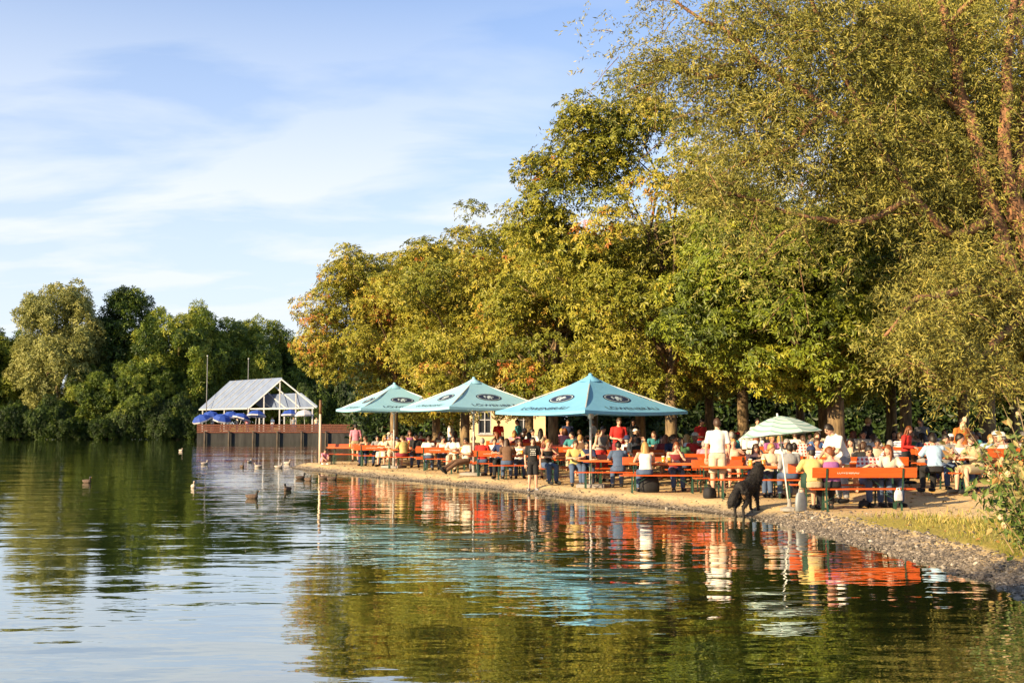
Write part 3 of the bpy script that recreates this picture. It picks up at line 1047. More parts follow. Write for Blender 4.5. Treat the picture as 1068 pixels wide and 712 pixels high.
COLN = ['', 'second column', 'third column', 'fourth column', 'fifth column']
for i, (px, d, fb) in enumerate(ROWS):
    make_set((i, 0), X(px, d), d, fb, f'{ORD[i]} waterside table from the spit', None)
    for c in (1, 2, 3, 4):
        if (i < 2 and c > 1) or (i < 5 and c > 2) or X(px, d) + 2.75 * c > 14 or (i == 10 and c > 1):
            continue
        xl = X(px, d) + 2.75 * c + random.uniform(-.1, .1)
        y0 = d + random.uniform(-.1, .1)
        if any(xl - .45 < tx < xl + 2.65 and y0 - 2.0 < ty < y0 + .5 for tx, ty in TRUNKS):
            continue
        make_set((i, c), xl, y0, c % 2, f'{COLN[c]} table, {ORD[i]} from the spit', None, 2 if c > 1 else 0)
make_set('F', X(843, 23.7), 25.35, 1, 'nearest table, beside the striped parasol', None)
make_set('G', X(964, 27.4), 27.4, 0, 'shaded table nearest the shrub', None, 2)

# ------------------------------------------------------------------ large parasols
BLUE = nmat('blue_canvas', (.22, .54, .77), (.18, .47, .70), 2.5, .8, .1, transl=.25, lo=.2, hi=.8)
PALE = nmat('pale_canvas', (.36, .67, .82), (.30, .59, .75), 2.5, .8, .1, transl=.25, lo=.2, hi=.8)
NAVY = nmat('navy_print', (.012, .025, .07), rough=.7)
PRINTP = nmat('pale_print', (.50, .62, .66), rough=.7)
STEEL = nmat('pale_steel', (.62, .62, .60), (.5, .5, .48), 8, .4, 0, metal=.3)
WHITE = nmat('white_trim', (.78, .78, .74), rough=.6)
CONCRETE = nmat('concrete', (.34, .32, .29), (.24, .22, .2), 7, .9, .3)


def parasol(px, d, rot, rad, zr, zp, mat, label):
    x, y = X(px, d), d
    g = gz(x, y)
    o = empty('beer_garden_parasol', (x, y, g), rot, label, 'parasol', 'large square parasols')
    zr, zp = zr - g, zp - g
    A = Vector((0, 0, zp))
    C_ = [Vector((rad * math.cos(k * math.pi / 2), rad * math.sin(k * math.pi / 2), zr)) for k in range(4)]
    cv, va = MB(), MB()

    def surf(k, s, t):
        B, D = C_[k], C_[(k + 1) % 4]
        q = ((B + D) / 2 + (D - B) / 2 * s * 1.0).lerp(A, t) if False else ((B + D) / 2).lerp(A, t) + (D - B) / 2 * s * (1 - t)
        q.z -= .10 * math.sin(math.pi * t) + .05 * (1 - s * s) * (1 - t)
        return q
    for k in range(4):
        n1_, n2_ = 12, 10
        vs, fs = [], []
        for j in range(n2_ + 1):
            for i in range(n1_ + 1):
                vs.append(surf(k, -1 + 2 * i / n1_, j / n2_ * .985))
        for j in range(n2_):
            for i in range(n1_):
                a = j * (n1_ + 1) + i
                fs.append((a, a + 1, a + n1_ + 2, a + n1_ + 1))
        cv.raw(vs, fs)
        for i in range(n1_):
            p0, p1 = surf(k, -1 + 2 * i / n1_, 0), surf(k, -1 + 2 * (i + 1) / n1_, 0)
            dz = Vector((0, 0, -.085))
            va.raw([p0, p1, p1 + dz, p0 + dz], [(0, 1, 2, 3)])
    can = cv.build('canopy', mat, o, smooth=True)
    va.build('valance', mat, o)
    cap = MB()
    cap.lathe([(.001, zp + .06), (.05, zp + .05), (.06, zp - .01), (.30, zp - .155), (.34, zp - .19)], n=12)
    cap.build('top_cap', mat, o, smooth=True)
    for k in range(4):                                     # print on each panel: oval emblem with lettering under it
        B, D = C_[k], C_[(k + 1) % 4]
        W_, H_ = (D - B).length, (A - (B + D) / 2).length
        nrm = (D - B).cross(A - (B + D) / 2).normalized()

        def lay(me_or_pts, v0, lift):
            out_ = []
            for (u_, v_) in me_or_pts:
                t_ = (v0 + v_) / H_
                out_.append(surf(k, u_ / (W_ / 2 * max(1 - t_, .05)), t_) + nrm * lift)
            return out_
        em = MB()

        def oval(a, b, v0, lift, mi, n_=36):
            # fan split into rings so that it follows the curved cloth
            rr = [0.02, .35, .7, 1.0]
            rings_ = [lay([(a * q * math.cos(2 * math.pi * i / n_), b * q * math.sin(2 * math.pi * i / n_)) for i in range(n_)], v0, lift) for q in rr]
            em.loft(rings_, mi, True)
        ov, oh, vc = W_ * .125, H_ * .118, H_ * .44
        oval(ov, oh, vc, .012, 0)
        oval(ov * .90, oh * .86, vc, .016, 1)
        oval(ov * .84, oh * .78, vc, .020, 0)
        # heraldic beast, standing upright: body, head, legs, tail
        for u0, v0_, a, b in ((-.02, -.05, .20, .30), (.12, .34, .17, .20), (.34, .12, .20, .07), (.32, -.14, .17, .06), (-.16, -.50, .10, .22), (.14, -.50, .08, .22), (-.40, .05, .08, .34), (-.30, .42, .14, .08)):
            q = lay([(ov * .8 * (u0 + a * math.cos(2 * math.pi * i / 12)), oh * .8 * (v0_ + b * math.sin(2 * math.pi * i / 12))) for i in range(12)], vc, .026)
            em.raw(q, [tuple(range(12))], 1)
        em.build('emblem', [NAVY, PRINTP], o)
        tm = text_mesh('LÖWENBRÄU', W_ * .072, NAVY)
        q = lay([(v.co.x * 1.15, v.co.y) for v in tm.vertices], H_ * .115, .014)
        for v, c_ in zip(tm.vertices, q):
            v.co = c_
        link('lettering', tm, o)
    pm = MB(); pm.tube([(0, 0, 0), (0, 0, zp - .02)], .038, 12)
    pm.build('pole', STEEL, o, smooth=True)
    hb = MB(); hb.lathe([(.04, zr - .22), (.085, zr - .22), (.085, zr - .08), (.04, zr - .08)], n=12)
    hb.build('hub', STEEL, o)
    for k in range(4):
        r_ = MB()
        r_.bar((0.04, 0, zp - .10), (rad * .985, 0, zr - .03), .028, .03)
        s_ = MB(); s_.bar((.06, 0, zr - .15), (rad * .5, 0, (zp + zr) / 2 - .10), .022, .022)
        rb = r_.build('rib', STEEL, o); rb.rotation_euler = (0, 0, k * math.pi / 2)
        s_.build('strut', STEEL, rb)
    bs = MB(); bs.box((0, 0, .05), (.8, .8, .1)); bs.lathe([(.06, .1), (.06, .45)], n=10, caps=True)
    bs.build('base', CONCRETE, o, bevel=.01)
    return o


parasol(616, 33, R(-97), 2.78, 2.40, 3.44, BLUE, 'sky blue square parasol, largest and nearest of the three, white pole')
parasol(494, 40.8, R(-105), 2.80, 2.62, 3.66, PALE, 'pale mint square parasol in the middle between blue and farthest ones')
parasol(411, 47.3, R(-112), 2.78, 2.66, 3.70, PALE, 'pale mint square parasol farthest out towards the tip of the spit')

# striped round parasol ------------------------------------------------------------
sm = nmat('striped_cloth', (.55, .68, .60), rough=.8, transl=.3)
t = sm.node_tree
pb = t.nodes['Principled BSDF']
oc = N(t, 'ShaderNodeTexCoord')
sx_ = N(t, 'ShaderNodeSeparateXYZ')
wire(t, oc, 'Object', sx_, 0)
ln_ = N(t, 'ShaderNodeVectorMath', operation='LENGTH')
c3 = N(t, 'ShaderNodeCombineXYZ')
wire(t, sx_, 0, c3, 0); wire(t, sx_, 1, c3, 1); wire(t, c3, 0, ln_, 0)
ml = N(t, 'ShaderNodeMath', operation='MULTIPLY'); ml.inputs[1].default_value = 42
wire(t, ln_, 'Value', ml, 0)
sn = N(t, 'ShaderNodeMath', operation='SINE'); wire(t, ml, 0, sn, 0)
rs = ramp(t, sn, 0, [(.35, (.62, .74, .66)), (.75, (.26, .46, .40))])
wire(t, rs, 0, pb, 'Base Color')
for n_ in t.nodes:
    if n_.type == 'BSDF_TRANSLUCENT':
        wire(t, rs, 0, n_, 0)
px_, pd = 822, 24.4
bx, by = X(px_, pd), pd
o = empty('striped_parasol', (bx, by, gz(bx, by)), 0, 'small round parasol with pale green stripes on a tilted white pole', 'parasol')
tilt = Vector((-.10, .05, 1)).normalized()
ht = 2.02
top = tilt * ht
Mt = tilt.to_track_quat('Z', 'Y').to_matrix()
cv, ri = MB(), []
NS, rr_ = 8, .90
prof = [(0.02, 0), (.25, -.045), (.5, -.13), (.72, -.235), (1, -.40)]
for k in range(NS):
    for (r0, z0), (r1, z1) in zip(prof[:-1], prof[1:]):
        for h in range(3):
            def pt(r, z, hh):
                a0, a1 = 2 * math.pi * (k + hh / 3) / NS, 0
                s_ = 1 - .055 * (1 - (2 * hh / 3 - 1) ** 2) * r
                return top + Mt @ Vector((r * rr_ * s_ * math.cos(a0), r * rr_ * s_ * math.sin(a0), z * 1.0 - .01 * (1 - (2 * hh / 3 - 1) ** 2)))
            cv.raw([pt(r0, z0, h), pt(r0, z0, h + 1), pt(r1, z1, h + 1), pt(r1, z1, h)], [(0, 3, 2, 1)])
cv.build('canopy', sm, o, smooth=False)
for k in range(NS):
    r_ = MB(); a = 2 * math.pi * k / NS
    r_.tube([top + Mt @ Vector((r * rr_ * math.cos(a), r * rr_ * math.sin(a), z - .012)) for r, z in prof], .006, 5)
    r_.build('rib', NAVY, o)
pm = MB(); pm.tube([(0, 0, 0), top + tilt * .06], .019, 8); pm.build('pole', WHITE, o, smooth=True)
bs = MB(); bs.lathe([(.001, .0), (.20, .0), (.20, .06), (.05, .09), (.03, .25)], n=14); bs.build('base', CONCRETE, o)

# ------------------------------------------------------------------ pavilion across the water
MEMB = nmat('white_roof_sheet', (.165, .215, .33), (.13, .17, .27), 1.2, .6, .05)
PWHITE = nmat('white_painted_steel', (.50, .50, .50), rough=.5)
RAIL = nmat('reddish_brown_planks', (.16, .055, .030), (.09, .03, .02), 3, .8, .2, stretch=(4, 4, 1))
WALLM = nmat('dark_concrete_wall', (.050, .049, .048), (.016, .016, .017), .9, .9, .4, stretch=(1.6, 1, .25))
th = R(40)
ux, uy = Vector((math.cos(th), -math.sin(th) * 1, 0)), Vector((math.sin(th), math.cos(th), 0)) * 1   # across the gable / along the ridge
E0 = Vector((X(259, 142.5), 142.5, 0))
zf = 1.2
PV = empty('pavilion', (E0.x, E0.y, zf), 0, 'open white roofed pavilion on the terrace across the lake', 'pavilion')


def PQ(a, b, z):
    q = ux * a + uy * (-1) * 0 + Vector((-uy.x, uy.y, 0)) * b
    return Vector((q.x, q.y, z))


Wd, Ln, He, Hr = 12.2, 13.5, 3.1, 6.4
rf = MB()
for a0, a1 in ((-.5, Wd / 2), (Wd + .5, Wd * .80)):
    za, zb_ = (He - .2 + (Hr - He + .2) * min(1, abs(a0 - (-.5 if a0 < Wd / 2 else Wd + .5)) / (Wd / 2 + .5))), (He - .2 + (Hr - He + .2) * min(1, abs(a1 - (-.5 if a0 < Wd / 2 else Wd + .5)) / (Wd / 2 + .5)))
    q = [PQ(a0, -.5, za), PQ(a0, Ln, za), PQ(a1, Ln, zb_), PQ(a1, -.5, zb_)]
    up = Vector((0, 0, .14))
    rf.raw(q + [v + up for v in q], [(0, 1, 2, 3), (4, 7, 6, 5), (0, 3, 7, 4), (1, 5, 6, 2), (0, 4, 5, 1), (3, 2, 6, 7)])
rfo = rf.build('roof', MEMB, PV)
for k in range(1, 7):
    m_ = MB()
    b_ = Ln * k / 7
    m_.bar(PQ(-.5, b_, He - .04), PQ(Wd / 2 - .02, b_, Hr + .16), .10, .04)
    m_.build('seam', PWHITE, rfo)
for a in (0, Wd / 4, Wd / 2, Wd * .75, Wd):
    for b in ((0, Ln / 2, Ln - .3) if a in (0, Wd) else (0,)):
        m_ = MB()
        z1 = He + (Hr - He) * (1 - abs(a - Wd / 2) / (Wd / 2)) - .15
        m_.bar(PQ(a, b, 0), PQ(a, b, z1), .15, .15)
        m_.build('post', PWHITE, PV)
for b in (-.45, 3.2, 6.8, 10.4):
    m_ = MB()
    m_.bar(PQ(-.4, b, He - .28), PQ(Wd / 2, b, Hr - .1), .10, .14); m_.bar(PQ(Wd + .4, b, He - .28), PQ(Wd / 2, b, Hr - .1), .10, .14)
    m_.bar(PQ(0, b, He - .3), PQ(Wd, b, He - .3), .12, .16)
    m_.build('rafter', PWHITE, PV)
m_ = MB(); m_.bar(PQ(-.55, -.5, He - .25), PQ(-.55, Ln, He - .25), .16, .16); m_.build('gutter', PWHITE, PV)

POSTB_ = nmat('wet_dark_wood', (.07, .05, .035), rough=.7, bump=.3)
rw = MB(); rw.box((-18.5, 132.5, .45), (36, .5, 1.7))
tag(rw.build('retaining_wall', WALLM), 'dark grey retaining wall rising from the lake below the terrace', 'wall')
for k in range(13):
    q = MB(); q.tube([(-35.5 + k * 2.8, 131.95, -.8), (-35.5 + k * 2.8, 131.95, 1.25)], .13, 8)
    tag(q.build('mooring_pile', POSTB_, smooth=True), f'dark wooden pile in front of the retaining wall, {ORD[k]} from its left corner', 'pile', 'piles along the retaining wall')
sb = MB(); sb.box((-18.5, 146, .58), (36, 26.4, 1.2))
tag(sb.build('terrace', CONCRETE), 'paved terrace above the lake', kind='structure')
fe = empty('fence', (-18.5, 132.2, 1.29), 0, 'reddish brown plank fence along the terrace edge over the dark wall', 'fence')
for z in (-.10, .16, .42, .68):
    m_ = MB(); m_.box((0, 0, z), (36, .05, .20)); m_.build('plank', RAIL, fe)
for k in range(15):
    m_ = MB(); m_.box((-17.6 + k * 2.5, .07, .42), (.1, .09, .9)); m_.build('post', RAIL, fe)

PBLUE = nmat('blue_parasol_cloth', (.035, .09, .42), (.02, .06, .30), 1.5, .7, 0, transl=.2)
PWHT = nmat('white_parasol_cloth', (.66, .64, .66), rough=.7, transl=.2)


def small_parasol_mesh():
    c_, w__, p_ = MB(), MB(), MB()
    n_ = 8
    for k in range(n_):
        a0, a1 = 2 * math.pi * k / n_, 2 * math.pi * (k + 1) / n_
        P_ = lambda r, z, a: (r * math.cos(a), r * math.sin(a), z)
        for (r0, z0), (r1, z1) in (((.02, 2.5), (.7, 2.28)), ((.7, 2.28), (1.1, 1.86))):
            c_.raw([P_(r0, z0, a0), P_(r0, z0, a1), P_(r1, z1, a1), P_(r1, z1, a0)], [(0, 3, 2, 1)], 0)
        w__.raw([P_(1.11, 1.86, a0), P_(1.11, 1.86, a1), P_(1.11, 1.70, a1), P_(1.11, 1.70, a0)], [(0, 3, 2, 1)])
    p_.tube([(0, 0, 0), (0, 0, 2.55)], .035, 6)
    return c_.data('canopy', PBLUE), w__.data('valance', PWHT), p_.data('pole', PWHITE)


SPM = small_parasol_mesh()
for i, (px, d, rx_, dz, lab) in enumerate(((215, 134.4, .6, -.3, 'blue folded down parasol at the left corner of the terrace'), (220, 135.5, .2, 0, 'blue parasol second from the left corner of the terrace'),
        (229, 134.2, .5, -.3, 'drooping blue parasol third from the left corner of the terrace'), (238, 135.5, .35, 0, 'blue parasol fourth from the left corner, under the roof eave'), (247, 134, .5, -.2, 'tilted blue parasol before the eave end post'),
        (266, 133.8, .25, .1, 'blue and white parasol leaning out in front of the gable'), (303, 137, .1, .2, 'blue parasol in shadow under the right side of the gable'), (318, 135, .1, .15, 'pale blue white parasol right of the gable'))):
    o = empty('terrace_parasol', (X(px, d), d, 1.2 + dz), i * .7, lab, 'parasol', 'parasols on the pavilion terrace')
    o.rotation_euler = (rx_ * .5, -rx_ * .4, i * .7)
    if i == 0:
        protos = o
    for nm, me in zip(('canopy', 'valance', 'pole'), SPM):
        c_ = link(nm, me, o)
        if i == 7 and nm == 'canopy':
            c_.material_slots[0].link = 'OBJECT'; c_.material_slots[0].material = PWHT
GREYPOLE = nmat('weathered_grey_steel', (.22, .22, .22), rough=.6)
for px, y1, y0, lab in ((215, 371, 425, 'tall grey flagpole left of the pavilion roof'), (258, 374, 400, 'tall grey flagpole rising behind the roof ridge'), (236, 402, 425, 'short grey mast just behind the left roof slope')):
    d = 150 if px != 258 else 156
    o = empty('flagpole', (X(px, d), d, 1.18), 0, lab, 'flagpole')
    m_ = MB(); m_.tube([(0, 0, 0), (0, 0, Z(y1, d) - 1.2)], [.07, .045], 8); m_.build('pole', GREYPOLE, o, smooth=True)
    m_ = MB(); m_.ell((0, 0, Z(y1, d) - 1.18), (.1, .1, .1)); m_.build('finial', STEEL, o, smooth=True)
    m_ = MB(); m_.box((0, 0, .06), (.4, .4, .12)); m_.build('base', CONCRETE, o)

# cream building behind the garden ----------------------------------------------------
CREAM = nmat('cream_plaster', (.70, .56, .32), (.62, .48, .27), 1.0, .9, .05)
TILE = nmat('red_brown_roof_tiles', (.22, .08, .045), (.14, .05, .03), 12, .8, .4)
GLASS = nmat('dark_window_glass', (.03, .035, .04), rough=.08, spec=.8)
bl = empty('cream_building', (-.6, 88, gz(-.6, 88)), R(4), 'cream plastered building with small paned windows behind the beer garden', 'building')
Wb, Hb, Db = 6.4, 6.4, 10.0
wl = MB()
openings = [(-1.5 + 3.0 * k, z0, 1.0, 1.7) for k in range(2) for z0 in (1.0, 4.0)]
xs = sorted({-Wb / 2, Wb / 2} | {o_[0] - o_[2] / 2 for o_ in openings} | {o_[0] + o_[2] / 2 for o_ in openings})
zs = [0, 1.0, 2.7, 4.0, 5.7, Hb]
for i in range(len(xs) - 1):
    for j in range(5):
        xm, zm = (xs[i] + xs[i + 1]) / 2, (zs[j] + zs[j + 1]) / 2
        if any(abs(xm - a) < w_ / 2 and z0 < zm < z0 + h_ for a, z0, w_, h_ in openings):
            continue
        wl.raw([(xs[i], 0, zs[j]), (xs[i + 1], 0, zs[j]), (xs[i + 1], 0, zs[j + 1]), (xs[i], 0, zs[j + 1])], [(0, 1, 2, 3)])
for s in (-1, 1):
    wl.raw([(s * Wb / 2, 0, 0), (s * Wb / 2, Db, 0), (s * Wb / 2, Db, Hb), (s * Wb / 2, Db / 2, Hb + 3.4), (s * Wb / 2, 0, Hb)], [(0, 1, 2, 3, 4)])
wl.raw([(-Wb / 2, Db, 0), (Wb / 2, Db, 0), (Wb / 2, Db, Hb), (-Wb / 2, Db, Hb)], [(0, 1, 2, 3)])
wl.build('wall', CREAM, bl)
rf = MB()
for s, y0 in ((-1, -.5), (1, Db + .5)):
    q = [(-Wb / 2 - .5, y0, Hb - .25), (Wb / 2 + .5, y0, Hb - .25), (Wb / 2 + .5, Db / 2, Hb + 3.5), (-Wb / 2 - .5, Db / 2, Hb + 3.5)]
    rf.raw(q + [(a, b, c_ + .2) for a, b, c_ in q], [(0, 1, 2, 3), (7, 6, 5, 4), (0, 4, 5, 1), (1, 5, 6, 2), (0, 3, 7, 4)])
rf.build('roof', TILE, bl)
for a, z0, w_, h_ in openings:
    f_ = MB()
    for s in (-1, 0, 1):
        f_.box((a + s * (w_ / 2 - .04), .10, z0 + h_ / 2), (.07, .08, h_))
    for zz in (z0 + .04, z0 + h_ * .62, z0 + h_ - .04):
        f_.box((a, .11, zz), (w_ - .1, .06, .07))
    fo = f_.build('window', PWHITE, bl)
    g_ = MB(); g_.box((a, .17, z0 + h_ / 2), (w_, .02, h_)); g_.build('pane', GLASS, fo)
    s_ = MB(); s_.box((a, -.06, z0 - .05), (w_ + .2, .2, .1)); s_.build('sill', PWHITE, fo)

# low kiosk parasols and market umbrellas further inside the garden are left to the shade; wooden post on the spit ----
POSTW = nmat('weathered_wood', (.70, .60, .48), (.50, .40, .29), 4, .85, .4, stretch=(4, 4, .5))
POSTB = nmat('dark_wood_top', (.20, .11, .06), rough=.8)
wp = empty('wooden_post', (X(334, 52.5), 52.5, gz(X(334, 52.5), 52.5)), 0, 'tall wooden post with brown top standing at the tip of the spit', 'post')
ht = Z(417, 52.5) - wp.location.z
m_ = MB(); m_.tube([(0, 0, -.3), (0, 0, ht * .78)], [.062, .056], 10); m_.build('shaft', POSTW, wp, smooth=True)
m_ = MB(); m_.tube([(0, 0, ht * .78), (0, 0, ht)], [.066, .062], 10); m_.build('top', POSTB, wp, smooth=True)

# ------------------------------------------------------------------ things on and under the tables
BEER = nmat('amber_beer', (.75, .36, .05), (.65, .28, .03), 3, .12, 0, spec=.6)
FOAM = nmat('beer_foam', (.85, .80, .68), rough=.8)
GLS = nmat('mug_glass', (.80, .72, .55), rough=.08, spec=.8)


def mug_data():
    a, b, h_ = MB(), MB(), MB()
    a.lathe([(.001, 0), (.048, 0), (.05, .02), (.05, .15), (.047, .15), (.047, .001)], n=12)
    b.lathe([(.001, .151), (.046, .151), (.046, .172), (.03, .18), (.001, .182)], n=12)
    h_.tube([(.048, 0, .12), (.085, 0, .115), (.09, 0, .07), (.085, 0, .035), (.049, 0, .03)], .009, 6)
    return a.data('body', BEER, True), b.data('foam', FOAM, True), h_.data('handle', GLS, True)


MUG = mug_data()


def mug(x, y, z, label):
    o = empty('beer_mug', (x, y, z), random.uniform(0, 6), label, 'mug', 'beer mugs on the tables')
    for nm, me in zip(('body', 'foam', 'handle'), MUG):
        link(nm, me, o)


CHINA = nmat('white_china', (.72, .70, .66), rough=.25)
FOOD = nmat('roast_and_salad', (.40, .22, .07), (.12, .17, .04), 30, .6, .6)
pm_, fm_ = MB(), MB()
pm_.lathe([(.001, .004), (.08, .004), (.135, .02), (.132, .024), (.08, .010), (.001, .010)], n=20)
for k in range(7):
    fm_.ell((.045 * math.cos(k * 2.1) * (k > 0), .045 * math.sin(k * 2.1) * (k > 0), .024), (.034, .028, .018), None, 8, 5)
PLATE = (pm_.data('dish', CHINA, True), fm_.data('food', FOOD, True))


def plate(x, y, z, label):
    o = empty('plate', (x, y, z), random.uniform(0, 6), label, 'plate', 'plates on the tables')
    for nm, me in zip(('dish', 'food'), PLATE):
        link(nm, me, o)


for key in list(SETS):
    if isinstance(key, tuple) and key[1] > 1:
        continue
    xc, yr, yt, yf = SETS[key]
    where = {'F': 'the nearest table by the striped parasol', 'G': 'the shaded table nearest the shrub'}.get(key) or (f'the {ORD[key[0]]} waterside table from the spit' if key[1] == 0 else f'the second column table {ORD[key[0]]} from spit')
    z = gz(xc + .12, yt) + .004 + .778
    mug(xc + random.uniform(-.2, .9), yt - random.uniform(.08, .2), z, f'beer mug on the water side of {where}')
    plate(xc + random.uniform(-.6, .3), yt + random.uniform(-.1, .1), z, f'white plate of food on {where}')
    if random.random() < .7:
        mug(xc + random.uniform(-.9, .6), yt + random.uniform(.08, .2), z, f'beer mug on the inland side of {where}')
BLACKC = nmat('black_fabric', (.018, .018, .02), rough=.8, bump=.2)
LGREY = nmat('pale_grey_plastic', (.26, .28, .29), rough=.5)
DGREEN = nmat('dark_green_fabric', (.015, .045, .03), rough=.8, bump=.2)
WPLASTIC = nmat('white_plastic_bag', (.75, .74, .72), rough=.4, bump=.6, scale=14)


def bag(x, y, w_, d_, h_, mat, name, label, rz=0, lift=0.0):
    o = empty(name, (x, y, gz(x, y) + lift), rz, label, 'bag')
    m_ = MB()
    m_.loft([[(w_ / 2 * k * math.copysign(abs(math.cos(a)) ** .6, math.cos(a)), d_ / 2 * k * math.copysign(abs(math.sin(a)) ** .6, math.sin(a)), h_ * z) for a in [2 * math.pi * i / 16 for i in range(16)]]
             for z, k in ((0, .85), (.05, 1), (.4, 1.04), (.75, .92), (.93, .72), (1, .45))], 0)
    m_.build('body', mat, o, smooth=True)
    m_ = MB(); m_.tube([(-w_ * .22, 0, h_ * .95), (-w_ * .16, 0, h_ * 1.16), (w_ * .16, 0, h_ * 1.16), (w_ * .22, 0, h_ * .95)], .012, 6); m_.build('handle', mat, o)
    return o


fx, fr, ft_, ff = SETS['F']
bag(fx - 1.0, ff + .05, .42, .24, .34, DGREEN, 'backpack', 'dark green backpack lying on the left end of the nearest bench', .2, .475)
bag(fx - 1.22, ff + .05, .28, .10, .40, LGREY, 'shopping_bag', 'pale grey bag standing at the left end of the nearest bench', .5)
bag(fx + .72, ff - .24, .18, .08, .22, WPLASTIC, 'plastic_bag', 'white plastic bag hanging by the right leg of the nearest bench', .3, .22)
bag(fx + .3, ft_ + .1, .30, .20, .16, BLACKC, 'shoulder_bag', 'small black bag on the sand under the nearest table', 1.0)
x9, r9, t9, f9 = SETS[(9, 0)]
bag(x9 - .4, f9 + .35, .50, .4, .46, BLACKC, 'rucksack', 'large black rucksack under the tenth waterside table', .3)
x10, r10, t10, f10 = SETS[(10, 0)]
bag(x10 - .95, f10 + .3, .34, .24, .26, BLACKC, 'handbag', 'black handbag under the left end of the eleventh waterside table', .8)

# ------------------------------------------------------------------ ducks
DUCKB, DUCKL, DUCKH, BILL = nmat('brown_plumage', (.13, .085, .055), (.06, .04, .03), 14, .8), nmat('pale_plumage', (.50, .44, .38), (.35, .29, .24), 10, .8), nmat('dark_plumage', (.025, .03, .03), rough=.6), nmat('orange_bill', (.55, .28, .05), rough=.5)


def duck_data():
    b, h_, bl_, w_ = MB(), MB(), MB(), MB()
    rings = []
    for y, w2, z0, z1 in ((.24, .012, .10, .13), (.20, .05, .03, .135), (.10, .095, -.03, .15), (-.02, .11, -.05, .16), (-.13, .09, -.04, .15), (-.19, .05, .0, .13), (-.21, .02, .04, .10)):
        rings.append([(w2 * math.cos(2 * math.pi * k / 12), y, (z0 + z1) / 2 + (z1 - z0) / 2 * math.sin(2 * math.pi * k / 12)) for k in range(12)])
    b.loft(rings)
    b.tube([(0, -.13, .10), (0, -.175, .17), (0, -.18, .22)], [.05, .036, .034], 10)
    h_.ell((0, -.195, .245), (.038, .055, .042)); h_.tube([(0, -.178, .19), (0, -.182, .235)], [.037, .036], 10)
    bl_.loft([[(.018 * k * math.cos(a), y, .238 + .012 * k2 * math.sin(a)) for a in [2 * math.pi * i / 8 for i in range(8)]] for y, k, k2 in ((-.235, 1, 1), (-.27, 1.05, .6), (-.295, .8, .3))])
    for s in (-1, 1):
        w_.ell((s * .085, .04, .09), (.028, .15, .05), Euler((R(8), 0, s * .1)))
    return b.data('body', DUCKB, True), h_.data('head', DUCKH, True), bl_.data('bill', BILL, True), w_.data('wings', DUCKB, True)


DK = duck_data()
for i, (px, py, rz, pale, lab) in enumerate((
        (92, 503, 1.2, 0, 'brown duck with white breast swimming alone toward the left bank'), (214, 484, 2.2, 1, 'pale duck far out in front of the terrace corner'), (253, 487, .6, 0, 'dark duck leading the group in front of the terrace'),
        (261, 482, 2.8, 1, 'pale pinkish duck beside the dark leading one'), (270, 487, -1.2, 1, 'small pale duck in the middle of the group before the terrace'), (291, 487.5, 1.8, 1, 'pale duck just off the tip of the spit'),
        (264, 519, 1.4, 0, 'dark duck trailing a bright wake farthest from the spit'), (301, 511, -.4, 0, 'dark duck upright in the ripples below the group'), (314, 499, 2.0, 0, 'duck swimming close to the spit, first of the near trio'),
        (322, 501, .9, 0, 'small duck in the middle of the trio close to the spit'), (338, 499, -1.5, 0, 'duck with pale breast in the trio close to the spit'), (347, 500, 1.7, 0, 'dark duck of the near trio closest to the benches'),
        (203, 508, .4, 1, 'pale duck low in the water left of the wake'), (189, 470, 1.1, 1, 'tiny pale duck near the dark far bank'), (300, 483.5, 1.3, 1, 'pale bird resting at the very tip of the spit'))):
    d = 2.0 * 1190 / (py - 443)
    x = X(px, d)
    o = empty('duck', (x, d, max(.0, gz(x, d) if i == 14 else 0)), rz, lab, 'duck', 'ducks on the lake')
    o.scale = (.8,) * 3
    for nm, me in zip(('body', 'head', 'bill'), DK[:3]):
        c_ = link(nm, me, o)
        if pale and nm != 'bill':
            c_.material_slots[0].link = 'OBJECT'; c_.material_slots[0].material = DUCKL
# ------------------------------------------------------------------ people
SKINS = [nmat('skin_fair', (.58, .34, .24), (.52, .29, .20), 9, .55), nmat('skin_tan', (.44, .24, .15), (.38, .20, .125), 9, .55), nmat('skin_brown', (.22, .115, .07), (.19, .095, .058), 9, .55)]
EYE, LIP = nmat('eye_dark', (.02, .015, .012), rough=.3), nmat('lip', (.36, .12, .10), rough=.5)
CLOTH = {}
for nm, c in dict(white=(.78, .75, .70), cream=(.68, .60, .46), grey=(.26, .26, .27), black=(.015, .015, .017), red=(.55, .025, .02), navy=(.02, .03, .09), blue=(.08, .17, .42), sky=(.36, .52, .70), green=(.06, .15, .06),
                  yellow=(.58, .44, .16), pink=(.66, .25, .34), purple=(.30, .10, .28), brown=(.15, .08, .045), orange=(.62, .20, .04), khaki=(.42, .34, .20), teal=(.04, .22, .24), maroon=(.20, .02, .03), denim=(.07, .11, .20), beige=(.58, .49, .36)).items():
    CLOTH[nm] = nmat(nm + '_cloth', c, tuple(q * .8 for q in c), 7, .85, .35, transl=0)
